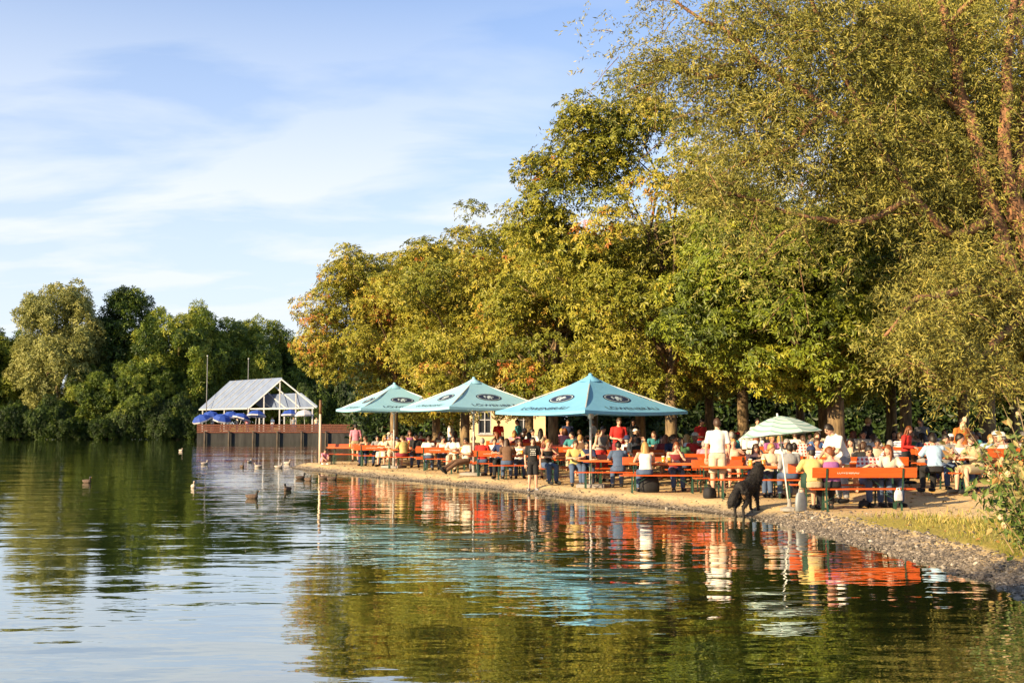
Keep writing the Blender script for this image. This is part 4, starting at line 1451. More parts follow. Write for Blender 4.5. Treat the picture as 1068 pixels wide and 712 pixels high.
for nm, ca, cb, sx_, sz_ in (('striped', (.70, .70, .68), (.05, .09, .25), 0, 95), ('checked', (.60, .55, .50), (.45, .05, .05), 70, 70)):
    m_ = nmat(nm + '_cloth', ca, None, 7, .85, .35)
    t = m_.node_tree
    oc, sp_ = N(t, 'ShaderNodeTexCoord'), N(t, 'ShaderNodeSeparateXYZ')
    wire(t, oc, 'Object', sp_, 0)
    last = None
    for ax, fq in (('X', sx_), ('Z', sz_)):
        q1, q2 = N(t, 'ShaderNodeMath', operation='MULTIPLY'), N(t, 'ShaderNodeMath', operation='SINE')
        q1.inputs[1].default_value = fq
        wire(t, sp_, ax, q1, 0)
        wire(t, q1, 0, q2, 0)
        if last is None:
            last = q2
        else:
            q3 = N(t, 'ShaderNodeMath', operation='ADD')
            wire(t, last, 0, q3, 0)
            wire(t, q2, 0, q3, 1)
            last = q3
    rp = ramp(t, last, 0, [(.30, ca), (.55, cb)])
    wire(t, rp, 0, t.nodes['Principled BSDF'], 'Base Color')
    CLOTH[nm] = m_
HAIRC = {nm: nmat(nm + '_hair', c, tuple(q * .5 for q in c), 30, .5, .3, stretch=(1, 1, .15)) for nm, c in dict(dark=(.02, .014, .011), brown=(.075, .038, .020), blond=(.48, .28, .09), grey=(.34, .32, .30), auburn=(.20, .06, .02)).items()}


def remesh(mb, voxel, smooth=3):
    me = bpy.data.meshes.new('tmp')
    me.from_pydata(mb.v, [], mb.f)
    o = bpy.data.objects.new('tmp', me)
    COL.objects.link(o)
    m = o.modifiers.new('r', 'REMESH')
    m.mode, m.voxel_size, m.use_smooth_shade = 'VOXEL', voxel, True
    s = o.modifiers.new('s', 'SMOOTH')
    s.factor, s.iterations = .5, smooth
    r = bpy.data.meshes.new_from_object(o.evaluated_get(bpy.context.evaluated_depsgraph_get()))
    bpy.data.objects.remove(o)
    bpy.data.meshes.remove(me)
    return r


V = Vector


def head_mb(mb, H, rot):
    """skull with brow, nose, chin, ears; eyes and mouth; faces -y before rotation"""
    def S(nz, nx, ny):
        x, y, z = nx * .074, ny * .093, nz * .115
        if nz < 0:                       # jaw narrows, chin comes forward
            k = 1 - .34 * (-nz) ** 1.3
            x *= k
            y = y * (1 - .25 * (-nz)) - .022 * (-nz) * (ny < 0.2)
        f = max(0, -ny)
        x0 = nx
        y -= .030 * math.exp(-((x0 / .16) ** 2) - ((nz + .10) / .17) ** 2) * (f > .5)       # nose
        y += .010 * f * math.exp(-(((abs(x0) - .38) / .2) ** 2) - ((nz - .10) / .13) ** 2)   # eye sockets
        y -= .006 * f * math.exp(-((nz - .27) / .1) ** 2)                                     # brow
        y -= .008 * f * math.exp(-((x0 / .3) ** 2) - ((nz + .78) / .16) ** 2)                 # chin
        y -= .005 * f * math.exp(-((x0 / .3) ** 2) - ((nz + .44) / .1) ** 2)                  # lips
        return H + rot @ V((x, y, z))
    nu, nv = 24, 16
    rings = []
    for i in range(1, nv):
        th = math.pi * i / nv
        rings.append([S(-math.cos(th), math.sin(th) * math.cos(2 * math.pi * k / nu), math.sin(th) * math.sin(2 * math.pi * k / nu)) for k in range(nu)])
    mb.loft(rings, 0)
    for s in (-1, 1):
        mb.ell(H + rot @ V((s * .072, .012, -.005)), (.010, .022, .032), rot, 8, 6, 0)
        mb.ell(H + rot @ V((s * .028, -.080, .012)), (.011, .008, .006), rot, 8, 6, 1)
        mb.ell(H + rot @ V((s * .028, -.086, .032)), (.016, .006, .004), rot, 8, 4, 1)
    mb.ell(H + rot @ V((0, -.093, -.052)), (.023, .010, .007), rot, 10, 6, 2)


def hand_mb(mb, Wr, fw, side, curl=.5, out=None):
    """palm, four bent fingers and a thumb; fw: direction of the hand, side: thumb side"""
    f = fw.normalized()
    s = (side - f * side.dot(f)).normalized()
    n = f.cross(s)                       # palm normal
    M = Matrix((s, f, n)).transposed()
    mb.ell(Wr + f * .050, (.042, .056, .017), M, 10, 6, 0)
    for k, (q, L) in enumerate(((.030, .070), (.010, .080), (-.011, .075), (-.030, .058))):
        b = Wr + f * .088 + s * q
        d1 = (f + n * curl * .5).normalized()
        d2 = (f + n * curl * 1.6).normalized()
        mb.tube([b - f * .02, b + d1 * L * .5, b + d1 * L * .5 + d2 * L * .5], [.0095, .0085, .0065], 6)
    b = Wr + f * .03 + s * .036
    mb.tube([b - s * .012, b + (s * .7 + f * .8).normalized() * .034, b + (s * .7 + f * .8).normalized() * .034 + (f + n * .5).normalized() * .030], [.012, .010, .008], 6)


def mk(spine, head, yaw, nod, arms, legs, sh_w=.185, hip_w=.165, twist=0.0, curl=.6):
    return dict(spine=[V(s) for s in spine], H=V(head), rot=Euler((nod, 0, yaw)).to_matrix(), arms=[[V(q) for q in a] for a in arms], legs=[[V(q) for q in l] for l in legs], sw=sh_w, hw=hip_w, tw=twist, curl=curl)


SIT_SP = [(0, .03, .48), (0, .03, .60), (0, .0, .75), (0, -.04, .90), (0, -.06, 1.00), (0, -.07, 1.07)]
SIT_LEGS = [[(.09, .0, .55), (.13, -.43, .53), (.14, -.40, .09), (.16, -.62, .03)], [(-.09, .0, .55), (-.12, -.44, .53), (-.12, -.47, .09), (-.13, -.69, .03)]]
BK_SP = [(0, .0, .48), (0, .0, .60), (0, .01, .76), (0, .04, .91), (0, .05, 1.01), (0, .04, 1.08)]
ST_SP = [(0, 0, .86), (0, 0, .98), (0, .01, 1.14), (0, .0, 1.30), (0, .01, 1.42), (0, .0, 1.49)]
ST_LEGS = [[(.09, 0, .90), (.11, -.02, .49), (.12, .02, .09), (.15, -.20, .03)], [(-.09, 0, .90), (-.10, -.03, .49), (-.12, .02, .09), (-.15, -.20, .03)]]
POSES = {
    'table': mk(SIT_SP, (0, -.11, 1.20), .15, .12, [[(.185, -.05, 1.0), (.27, -.22, .80), (.10, -.42, .815)], [(-.185, -.05, 1.0), (-.26, -.24, .80), (-.08, -.44, .815)]], SIT_LEGS),
    'chin': mk(SIT_SP, (.02, -.12, 1.20), -.35, .15, [[(.185, -.05, 1.0), (.20, -.33, .83), (.07, -.235, 1.07)], [(-.185, -.05, 1.0), (-.27, -.22, .80), (-.05, -.42, .815)]], SIT_LEGS),
    'drink': mk(SIT_SP, (0, -.09, 1.21), 0, -.1, [[(.185, -.05, 1.0), (.27, -.25, .92), (.06, -.33, 1.05)], [(-.185, -.05, 1.0), (-.26, -.2, .79), (-.12, -.42, .815)]], SIT_LEGS),
    'turn': mk(SIT_SP, (.01, -.08, 1.20), 1.0, .05, [[(.185, -.05, 1.0), (.28, -.18, .80), (.16, -.42, .815)], [(-.185, -.05, 1.0), (-.26, -.24, .80), (-.06, -.40, .815)]], SIT_LEGS),
    'turn_other': mk(SIT_SP, (-.01, -.08, 1.20), -1.0, .0, [[(.185, -.05, 1.0), (.27, -.22, .80), (.06, -.40, .815)], [(-.185, -.05, 1.0), (-.28, -.18, .80), (-.17, -.42, .815)]], SIT_LEGS),
    'back': mk(BK_SP, (0, .02, 1.21), .2, .0, [[(.185, .05, 1.01), (.24, .02, .74), (.10, -.20, .64)], [(-.185, .05, 1.01), (-.24, .02, .74), (-.10, -.22, .64)]], SIT_LEGS),
    'phone': mk(SIT_SP, (0, -.11, 1.19), 0, .35, [[(.185, -.05, 1.0), (.24, -.15, .77), (.06, -.38, .90)], [(-.185, -.05, 1.0), (-.24, -.15, .77), (-.06, -.38, .90)]], SIT_LEGS),
    'legs_out': mk(BK_SP, (0, .0, 1.21), .3, .05, [[(.185, .05, 1.01), (.26, .02, .76), (.08, -.18, .78)], [(-.185, .05, 1.01), (-.25, -.02, .76), (-.05, -.26, .84)]],
                   [[(.09, .0, .55), (.12, -.45, .46), (.10, -.86, .20), (.12, -1.02, .30)], [(-.09, .0, .55), (-.10, -.44, .50), (-.06, -.88, .26), (-.04, -1.03, .38)]]),
    'stand': mk(ST_SP, (0, -.03, 1.635), .1, 0, [[(.185, .01, 1.41), (.25, .03, 1.12), (.25, -.06, .86)], [(-.185, .01, 1.41), (-.25, .03, 1.12), (-.24, -.07, .86)]], ST_LEGS),
    'stand_walk': mk(ST_SP, (0, -.04, 1.635), -.2, .08, [[(.185, .01, 1.41), (.25, .08, 1.13), (.23, .0, .88)], [(-.185, .01, 1.41), (-.26, -.02, 1.13), (-.22, -.20, .94)]],
                     [[(.09, 0, .90), (.11, -.14, .50), (.11, -.10, .09), (.14, -.32, .03)], [(-.09, 0, .90), (-.10, .05, .49), (-.11, .30, .13), (-.13, .12, .03)]]),
    'stand_hold': mk([(0, 0, .86), (0, 0, .98), (0, .0, 1.14), (0, -.03, 1.30), (0, -.05, 1.41), (0, -.07, 1.48)], (0, -.12, 1.62), 0, .3, [[(.185, -.04, 1.40), (.24, -.02, 1.12), (.06, -.30, 1.08)], [(-.185, -.04, 1.40), (-.24, -.02, 1.12), (-.06, -.31, 1.10)]], ST_LEGS),
    'stand_lean': mk([(0, .06, .86), (0, .04, .98), (0, -.03, 1.13), (0, -.13, 1.27), (0, -.19, 1.37), (0, -.23, 1.43)], (0, -.31, 1.55), 0, .45, [[(.185, -.17, 1.36), (.22, -.26, 1.08), (.12, -.48, .92)], [(-.185, -.17, 1.36), (-.22, -.28, 1.08), (-.12, -.50, .94)]], ST_LEGS),
    'crouch': mk([(0, .10, .22), (0, .10, .32), (0, .02, .46), (0, -.08, .58), (0, -.12, .66), (0, -.14, .72)], (0, -.20, .85), 0, .3, [[(.16, -.10, .65), (.22, -.28, .46), (.10, -.42, .30)], [(-.16, -.10, .65), (-.22, -.28, .46), (-.08, -.44, .32)]],
                 [[(.09, .06, .24), (.16, -.30, .46), (.14, -.06, .09), (.16, -.26, .03)], [(-.09, .06, .24), (-.16, -.30, .46), (-.14, -.06, .09), (-.16, -.26, .03)]]),
}
WID = [(1.0, .80), (1.0, .86), (.84, .84), (.98, .98), (.96, .74), (.36, .55)]   # width, depth along the spine


def torso(mb, P, g, lo=0, hi=6, lift=0):
    rings = []
    sp = P['spine']
    for i in range(lo, hi):
        d = (sp[min(i + 1, 5)] - sp[max(i - 1, 0)]).normalized()
        a = P['tw'] * i / 5
        wx = V((math.cos(a), math.sin(a), 0))
        dy = d.cross(wx).normalized()
        w_, dp = WID[i][0] * P['hw'] + g, WID[i][1] * .125 + g
        rings.append([sp[i] + wx * w_ * math.copysign(abs(math.cos(t)) ** .85, math.cos(t)) + dy * dp * math.copysign(abs(math.sin(t)) ** .85, math.sin(t)) for t in [2 * math.pi * k / 16 for k in range(16)]])
    mb.loft(rings)


MESH = {}


def body_mesh(pk):
    if ('body', pk) in MESH:
        return MESH['body', pk]
    P = POSES[pk]
    mb = MB()
    torso(mb, P, 0)
    mb.tube([P['spine'][4], P['spine'][5], P['H'] + P['rot'] @ V((0, .02, -.06))], [.07, .056, .052], 10)
    for a in P['arms']:
        s, e, w_ = a
        mb.ell(s, (.06, .06, .06)); mb.tube([s.lerp(P['spine'][4], .35), s, s.lerp(e, .5), e, e.lerp(w_, .35), w_], [.06, .055, .047, .040, .038, .026], 10)
    for l in P['legs']:
        h, k, an, to = l
        mb.ell(h, (.10, .10, .10)); mb.tube([h, h.lerp(k, .35), k, k.lerp(an, .35), an], [.094, .084, .060, .058, .036], 12)
        fd = (to - an); fd.z = fd.z if pk == 'legs_out' else 0
        heel = an - fd.normalized() * .04 - V((0, 0, .045))
        mb.tube([heel, an.lerp(to, .4) - V((0, 0, .02)), to + V((0, 0, .01)), to + fd.normalized() * .03 + V((0, 0, .005))], [.035, .040, .036, .018], 10)
        mb.tube([an, an - V((0, 0, .05))], [.038, .036], 8)
    r = remesh(mb, .0155)
    fin = MB()
    fin.mesh(r, 0)
    head_mb(fin, P['H'], P['rot'])
    for i, a in enumerate(P['arms']):
        fw = (a[2] - a[1]).normalized()
        hand_mb(fin, a[2] - fw * .012, fw + V((0, 0, -.2)), V((-1 if i == 0 else 1, 0, .3)), P['curl'] * (1 if i == 0 else -1))
    MESH['body', pk] = fin.data('person', [SKINS[0], EYE, LIP], True)
    bpy.data.meshes.remove(r)
    return MESH['body', pk]


def shirt_mesh(pk, sleeve):
    k_ = ('shirt', pk, sleeve)
    if k_ in MESH:
        return MESH[k_]
    P = POSES[pk]
    mb = MB()
    torso(mb, P, .017, 1 if sleeve != 'dress' else 0, 6)
    for a in P['arms']:
        s, e, w_ = a
        st = s.lerp(P['spine'][4], .4)
        mb.ell(s, (.072, .072, .070))
        if sleeve in ('short', 'dress'):
            mb.tube([st, s, s.lerp(e, .55), s.lerp(e, .78)], [.075, .070, .066, .070], 12)
        elif sleeve == 'long':
            mb.tube([st, s, s.lerp(e, .5), e, e.lerp(w_, .5), w_.lerp(e, .08)], [.075, .070, .064, .058, .054, .044], 12)
    if sleeve == 'tank':
        mb = MB()
        torso(mb, P, .015, 1, 5)
    r = remesh(mb, .017, 2)
    r.name = 'shirt'
    r.materials.clear(); r.materials.append(CLOTH['white'])
    MESH[k_] = r
    return r


def legs_mesh(pk, kind):
    k_ = ('legs', pk, kind)
    if k_ in MESH:
        return MESH[k_]
    P = POSES[pk]
    mb = MB()
    torso(mb, P, .014, 0, 2)
    for l in P['legs']:
        h, k, an, to = l
        mb.ell(h, (.116, .116, .116))
        if kind == 'long':
            mb.tube([h, h.lerp(k, .35), k, k.lerp(an, .4), an + V((0, 0, .01))], [.112, .102, .080, .075, .062], 12)
        elif kind == 'shorts':
            mb.tube([h, h.lerp(k, .35), h.lerp(k, .9)], [.114, .108, .098], 12)
        else:
            mb.tube([h, h.lerp(k, .5), k + V((0, 0, .01)), k.lerp(an, .35)], [.125, .125, .115, .12], 12)
            mb.tube([(h + P['legs'][0][0] + P['legs'][1][0]) / 3, (k + P['legs'][0][1] + P['legs'][1][1]) / 3], [.11, .11], 12)
    r = remesh(mb, .018, 2)
    r.name = 'trousers'
    r.materials.clear(); r.materials.append(CLOTH['denim'])
    MESH[k_] = r
    return r


def shoe_mesh(pk, i):
    k_ = ('shoe', pk, i)
    if k_ in MESH:
        return MESH[k_]
    an, to = POSES[pk]['legs'][i][2:]
    mb = MB()
    fd = (to - an); fd.z = fd.z if pk == 'legs_out' else 0
    f = fd.normalized()
    lo = V((0, 0, .0))
    mb.tube([an - f * .06 - V((0, 0, .045)), an - f * .03 - V((0, 0, .04)), an.lerp(to, .45) - V((0, 0, .018)), to + V((0, 0, .012)), to + f * .055 + V((0, 0, .004))], [.030, .046, .050, .046, .020], 12)
    mb.tube([an + V((0, 0, -.0)), an - V((0, 0, .05))], [.046, .046], 10)
    MESH[k_] = mb.data('shoe', [CLOTH['black']], True)
    return MESH[k_]


def hair_mesh(kind):
    if ('hair', kind) in MESH:
        return MESH['hair', kind]
    mb = MB()
    I3 = Matrix.Identity(3)

    def cap(grow, front):
        nu, nv = 20, 12
        vs, fs = [], []
        for i in range(nv + 1):
            for k in range(nu):
                ph = 2 * math.pi * k / nu
                # hairline drops from the forehead to the nape
                back = (math.sin(ph) + 1) / 2
                lim = R(62) + (R(128) - R(62)) * back ** .8
                th = lim * i / nv
                g_ = grow + .004 * math.sin(9 * ph + 5 * th)
                vs.append((( .074 + g_) * math.sin(th) * math.cos(ph), (.093 + g_) * math.sin(th) * math.sin(ph) + .004, (.115 + g_) * math.cos(th)))
        for i in range(nv):
            for k in range(nu):
                fs.append((i * nu + k, i * nu + (k + 1) % nu, (i + 1) * nu + (k + 1) % nu, (i + 1) * nu + k))
        # a short inward rim closes the edge
        b = len(vs)
        for k in range(nu):
            q = V(vs[nv * nu + k]); vs.append(tuple(q * .90))
        for k in range(nu):
            fs.append((nv * nu + k, nv * nu + (k + 1) % nu, b + (k + 1) % nu, b + k))
        mb.raw(vs, fs)
    if kind == 'hat':
        cap(.010, 0)
        mb.lathe([(.10, .055), (.16, .045), (.165, .050), (.10, .065), (.095, .12), (.06, .155), (.001, .160)], n=18, mi=1)
    elif kind == 'cap':
        cap(.008, 0)
        mb.lathe([(.094, .045), (.098, .06), (.088, .105), (.05, .138), (.001, .146)], c=(0, .0, 0), n=18, mi=1)
        mb.ell((0, -.115, .052), (.062, .055, .007), Euler((R(-10), 0, 0)), 12, 6, 1)
    else:
        cap(.014 if kind == 'short' else .018, 0)
    if kind == 'long':
        mb.loft([[(w_ * math.cos(a), y + dp * math.sin(a), z) for a in [2 * math.pi * k / 12 for k in range(12)]] for z, y, w_, dp in ((.06, .055, .06, .045), (.0, .062, .084, .052), (-.10, .062, .092, .05), (-.20, .075, .095, .042), (-.30, .085, .080, .03), (-.36, .085, .045, .018))])
        for s in (-1, 1):
            mb.tube([(s * .070, -.015, .03), (s * .083, -.012, -.06), (s * .085, -.02, -.16), (s * .075, -.03, -.24)], [.022, .028, .026, .012], 8)
    if kind == 'bun':
        mb.ell((0, .10, .075), (.045, .042, .042))
    if kind == 'tail':
        mb.tube([(0, .09, .05), (0, .135, .03), (0, .145, -.08), (0, .13, -.2)], [.025, .032, .028, .008], 8)
    MESH['hair', kind] = mb.data('hair', [HAIRC['dark'], CLOTH['white']], True)
    return MESH['hair', kind]


def setmat(o, m, i=0):
    o.material_slots[i].link = 'OBJECT'
    o.material_slots[i].material = m


USED = {}


def person(x, y, rz, pose, label, skin=0, top=('short', 'white'), bottom=('long', 'denim'), hair=('short', 'dark'), scale=1.0, z=None, shoes='black', group=None, hatc='white', glasses=False):
    o = link('person', body_mesh(pose))
    tag(o, label, 'person', group)
    USED[label] = USED.get(label, 0) + 1
    o.location = (x, y, (gz(x, y) if z is None else z) + .006)
    o.rotation_euler, o.scale = (0, 0, rz), (scale,) * 3
    setmat(o, SKINS[skin])
    s = link('dress' if top[0] == 'dress' else 'shirt', shirt_mesh(pose, top[0]), o); setmat(s, CLOTH[top[1]])
    b = link({'long': 'trousers', 'shorts': 'shorts', 'skirt': 'skirt'}[bottom[0]], legs_mesh(pose, bottom[0]), o); setmat(b, CLOTH[bottom[1]])
    if hair[0] != 'none':
        h = link('hair' if hair[0] not in ('cap', 'hat') else hair[0], hair_mesh(hair[0]), o)
        setmat(h, HAIRC[hair[1]]); setmat(h, CLOTH[hatc], 1)
        h.matrix_local = Matrix.Translation(POSES[pose]['H']) @ POSES[pose]['rot'].to_4x4()
    if glasses:
        g_ = MB()
        for q in (-1, 1):
            g_.ell((q * .030, -.093, .012), (.024, .006, .018), None, 10, 6); g_.tube([(q * .055, -.088, .016), (q * .077, -.02, .018)], .003, 4)
        g_.tube([(-.01, -.096, .016), (.01, -.096, .016)], .003, 4)
        g_ = g_.build('sunglasses', EYE, o)
        g_.matrix_local = Matrix.Translation(POSES[pose]['H']) @ POSES[pose]['rot'].to_4x4()
    if shoes:
        for i in (0, 1):
            setmat(link('shoe', shoe_mesh(pose, i), o), CLOTH[shoes])
    return o


TAKEN = []


def seat(key, side, px, pose, label, x=None, turn=0, **kw):
    """side 'f': front bench, facing inland; 'r': rear bench, facing the water"""
    xc, yr, yt, yf = SETS[key]
    y = yf if side == 'f' else yr
    x = X(px, y) if x is None else x
    TAKEN.append((x, y))
    g = gz(xc, y) + .004
    return person(x, y + (-.0 if side == 'f' else .0), (math.pi if side == 'f' else 0) + turn, pose, label, z=g, **kw)


# people one can pick out in the photograph
person(X(371, 55), 55, math.pi + .2, 'stand', 'man standing alone past the spit tables, pink and white shirt, khaki shorts', top=('short', 'pink'), bottom=('shorts', 'khaki'), scale=1.03)
person(X(338, 51.3), 51.3, .6, 'crouch', 'small child in pink crouching by the wooden post', top=('short', 'pink'), bottom=('shorts', 'pink'), hair=('short', 'brown'), scale=.72, shoes='white')
seat((1, 0), 'f', 402, 'turn', 'blonde woman in long cream dress on the second waterside bench', turn=math.pi * .9, top=('dress', 'cream'), bottom=('skirt', 'cream'), hair=('long', 'blond'))
seat((1, 0), 'r', 394, 'table', 'dark haired man in grey shirt behind the blonde woman in cream', top=('short', 'grey'))
seat((2, 0), 'f', 421, 'turn', 'woman in yellow top and maroon shorts on the third waterside bench', turn=.5, top=('short', 'yellow'), bottom=('shorts', 'maroon'), hair=('tail', 'brown'))
seat((2, 0), 'r', 434, 'back', 'broad man in black shirt facing the water at the third waterside table', top=('short', 'black'), skin=1, scale=1.06)
seat((3, 0), 'f', 447, 'table', 'man in white shirt with his back to the water, fourth waterside table', top=('short', 'white'), hair=('short', 'brown'))
seat((3, 0), 'r', 462, 'turn', 'woman in white top looking sideways at the fourth waterside table', top=('tank', 'white'), hair=('bun', 'dark'))
seat((5, 0), 'f', 486, 'legs_out', 'man in sunglasses and cream shirt stretching his brown trousered legs toward the water', turn=math.pi + .9 - 1.9, top=('short', 'cream'), bottom=('long', 'brown'), hair=('short', 'dark'), glasses=True, skin=1)
seat((5, 0), 'f', 503, 'back', 'grey haired man in red shirt seen from behind beside the man in sunglasses', top=('short', 'red'), hair=('short', 'grey'))
seat((5, 0), 'r', 516, 'table', 'man in white shirt facing the man in red', top=('short', 'white'), hair=('short', 'brown'))
seat((6, 0), 'f', 529, 'chin', 'woman in brown top and jeans seen from behind on the seventh waterside bench', top=('short', 'brown'), hair=('long', 'brown'))
seat((6, 0), 'r', 542, 'phone', 'woman with long brown hair and white tank top left of the boy in black', top=('tank', 'white'), hair=('long', 'brown'))
boy = person(X(555.5, 33.9), 33.9, .05, 'stand', 'boy in black shirt and black shorts standing at the waterline', top=('short', 'black'), bottom=('shorts', 'black'), hair=('short', 'dark'), scale=.90, shoes='grey')
bp_ = MB()
for r_, q in enumerate((1.36, 1.30, 1.24, 1.18)):
    for k in range(4 if r_ != 1 else 1):
        bp_.box(((-.075 + .05 * k) if r_ != 1 else 0, -.139 + .008 * (r_ == 0), q), (.03 if r_ != 1 else .15, .006, .026))
bp_.build('shirt_print', CLOTH['white'], boy)
seat((7, 0), 'f', 570, 'drink', 'blond person in black strapless top right of the boy', turn=math.pi + .4, top=('tank', 'black'), hair=('bun', 'blond'))
seat((8, 0), 'r', 600, 'table', 'woman in yellow top near the sunlit trunk', top=('short', 'yellow'), hair=('short', 'brown'))
seat((8, 0), 'r', 612, 'phone', 'person in navy shirt left of the blue parasol pole', top=('short', 'navy'))
person(X(627, 36.0), 36.0, .5, 'stand_hold', 'person in grey top and red skirt standing right of the parasol pole', top=('tank', 'grey'), bottom=('skirt', 'red'), hair=('short', 'dark'))
person(X(645, 37.6), 37.6, .1, 'stand_hold', 'man in red shirt standing tall among the tables under the blue parasol', top=('short', 'red'), bottom=('long', 'maroon'), hair=('short', 'brown'), scale=1.08)
seat((8, 0), 'f', 645, 'table', 'person in dusty blue shirt seen from behind under the blue parasol', top=('short', 'denim'), hair=('short', 'dark'))
seat((9, 0), 'f', 673, 'table', 'woman with long golden hair and white top seen from behind', top=('tank', 'white'), hair=('long', 'blond'))
seat((9, 0), 'r', 704, 'chin', 'woman in maroon top holding her hand to her face', top=('tank', 'maroon'), hair=('long', 'auburn'))
person(X(750, 27.9), 28.15, math.pi - .1, 'stand', 'man in white shirt and beige shorts standing with his back to the water', top=('short', 'white'), bottom=('shorts', 'beige'), hair=('short', 'brown'), scale=1.10)
seat((10, 0), 'r', 787, 'phone', 'woman with dark hair and black top left of the striped parasol', top=('tank', 'black'), hair=('long', 'brown'))
seat((10, 0), 'r', 803, 'turn', 'person in beige top behind the striped parasol pole', top=('short', 'beige'), hair=('short', 'blond'))
person(X(815, 29.9), 29.9, math.pi, 'stand_hold', 'person in pink cap and white top under the striped parasol', top=('short', 'white'), bottom=('skirt', 'white'), hair=('cap', 'dark'), hatc='pink', scale=.72)
seat((10, 0), 'f', 826, 'back', 'man in black jacket seen from behind at the striped parasol pole', x=6.68, top=('long', 'grey'), hair=('short', 'dark'), skin=1)
seat('F', 'f', 847, 'table', 'person in yellow shirt and dark cap seen from behind on the nearest bench', top=('short', 'yellow'), bottom=('shorts', 'khaki'), hair=('cap', 'dark'), hatc='navy')
seat('F', 'f', 866, 'turn', 'auburn haired woman in purple top seen from behind on the nearest bench', top=('tank', 'purple'), bottom=('long', 'black'), hair=('bun', 'auburn'))
person(X(877, 26.4), 26.4, -1.2, 'stand_lean', 'man in white shirt and dark glasses bending over the nearest table', top=('short', 'white'), bottom=('long', 'grey'), hair=('short', 'dark'), scale=1.08, glasses=True)
seat('F', 'r', 904, 'phone', 'man with sunglasses and checked shirt looking down at the nearest table', top=('short', 'checked'), hair=('short', 'dark'), glasses=True)
seat('F', 'r', 925, 'turn_other', 'brown haired woman in cream top at the right end of the nearest table', top=('short', 'cream'), hair=('long', 'auburn'))
person(X(944, 29.8), 29.8, .8, 'stand_hold', 'person with red headscarf standing in the shade behind the nearest table', top=('long', 'red'), bottom=('long', 'black'), hair=('long', 'auburn'), scale=.86)
seat('G', 'f', 974, 'table', 'man in pale blue shirt seen from behind at the table by the shrub', top=('short', 'sky'), bottom=('long', 'black'), hair=('short', 'dark'), skin=1)
seat('G', 'r', 984, 'phone', 'dark haired person in grey facing the man in pale blue', top=('short', 'grey'), hair=('short', 'dark'))
seat('G', 'r', 999, 'turn', 'woman in white tank top at the table by the shrub', top=('tank', 'white'), hair=('short', 'dark'))
person(X(1003, 31.0), 31.0, .3, 'stand', 'person in orange brown shirt standing in the shade near the shrub', top=('long', 'orange'), bottom=('long', 'brown'), hair=('short', 'dark'), scale=.98)
seat('G', 'f', 1017, 'turn_other', 'person with bare legs half hidden by the shrub', turn=math.pi * .62, top=('short', 'khaki'), bottom=('shorts', 'khaki'), hair=('short', 'brown'))

# the other guests fill the seats further in -----------------------------------------
rng = random.Random(4)
TOPS = ['white'] * 6 + ['cream', 'grey', 'black', 'black', 'red', 'navy', 'blue', 'sky', 'green', 'yellow', 'pink', 'purple', 'brown', 'teal', 'maroon', 'beige', 'striped', 'striped', 'checked', 'checked']
HK = [('short', 'dark'), ('short', 'brown'), ('short', 'grey'), ('short', 'blond'), ('long', 'dark'), ('long', 'brown'), ('long', 'blond'), ('long', 'auburn'), ('bun', 'dark'), ('tail', 'brown'), ('cap', 'brown'), ('hat', 'grey')]
SIT = ['table', 'chin', 'drink', 'turn', 'turn_other', 'phone', 'back']
LOOK = {'short': 'short {} hair', 'long': 'long {} hair', 'bun': '{} hair bun', 'tail': '{} ponytail', 'cap': 'a cap', 'hat': 'a brimmed hat'}
ND = 0
for key, (xc, yr, yt, yf) in list(SETS.items()):
    if key in ('F', 'G') or key == (0, 0):
        continue
    i, c = key
    dens = .5 if c == 0 else .8
    if c == 0 and i > 6:
        dens = .12
    for side, y in (('r', yr), ('f', yf)):
        for s in (-.75, -.05, .65):
            x = xc + s + rng.uniform(-.1, .1)
            if rng.random() > (dens if side == 'r' else dens * (.3 if c == 0 else .9)) or any(abs(x - a) < .5 and abs(y - b) < .3 for a, b in TAKEN):
                continue
            for tries in range(60):
                top, h = rng.choice(TOPS), rng.choice(HK)
                where = f'{ORD[i]} waterside table' if c == 0 else f'{COLN[c]} table {ORD[i]}'
                lab = f'guest in {top} with {LOOK[h[0]].format(h[1])}, {"inland" if side == "r" else "water"} side of {where} from spit'
                if lab not in USED:
                    break
            kw = dict(top=(rng.choice(['short', 'short', 'tank', 'long']), top), bottom=(rng.choice(['long', 'shorts']), rng.choice(['denim', 'black', 'khaki', 'navy', 'beige', 'grey'])), hair=h, skin=rng.choice([0, 0, 1, 1, 2]), hatc=rng.choice(['white', 'red', 'navy', 'beige']), scale=rng.uniform(.93, 1.05))
            kw['shoes'] = None if c > 0 else 'black'
            seat(key, side, 0, rng.choice(SIT), lab, x=x, turn=rng.uniform(-.25, .25), **kw)
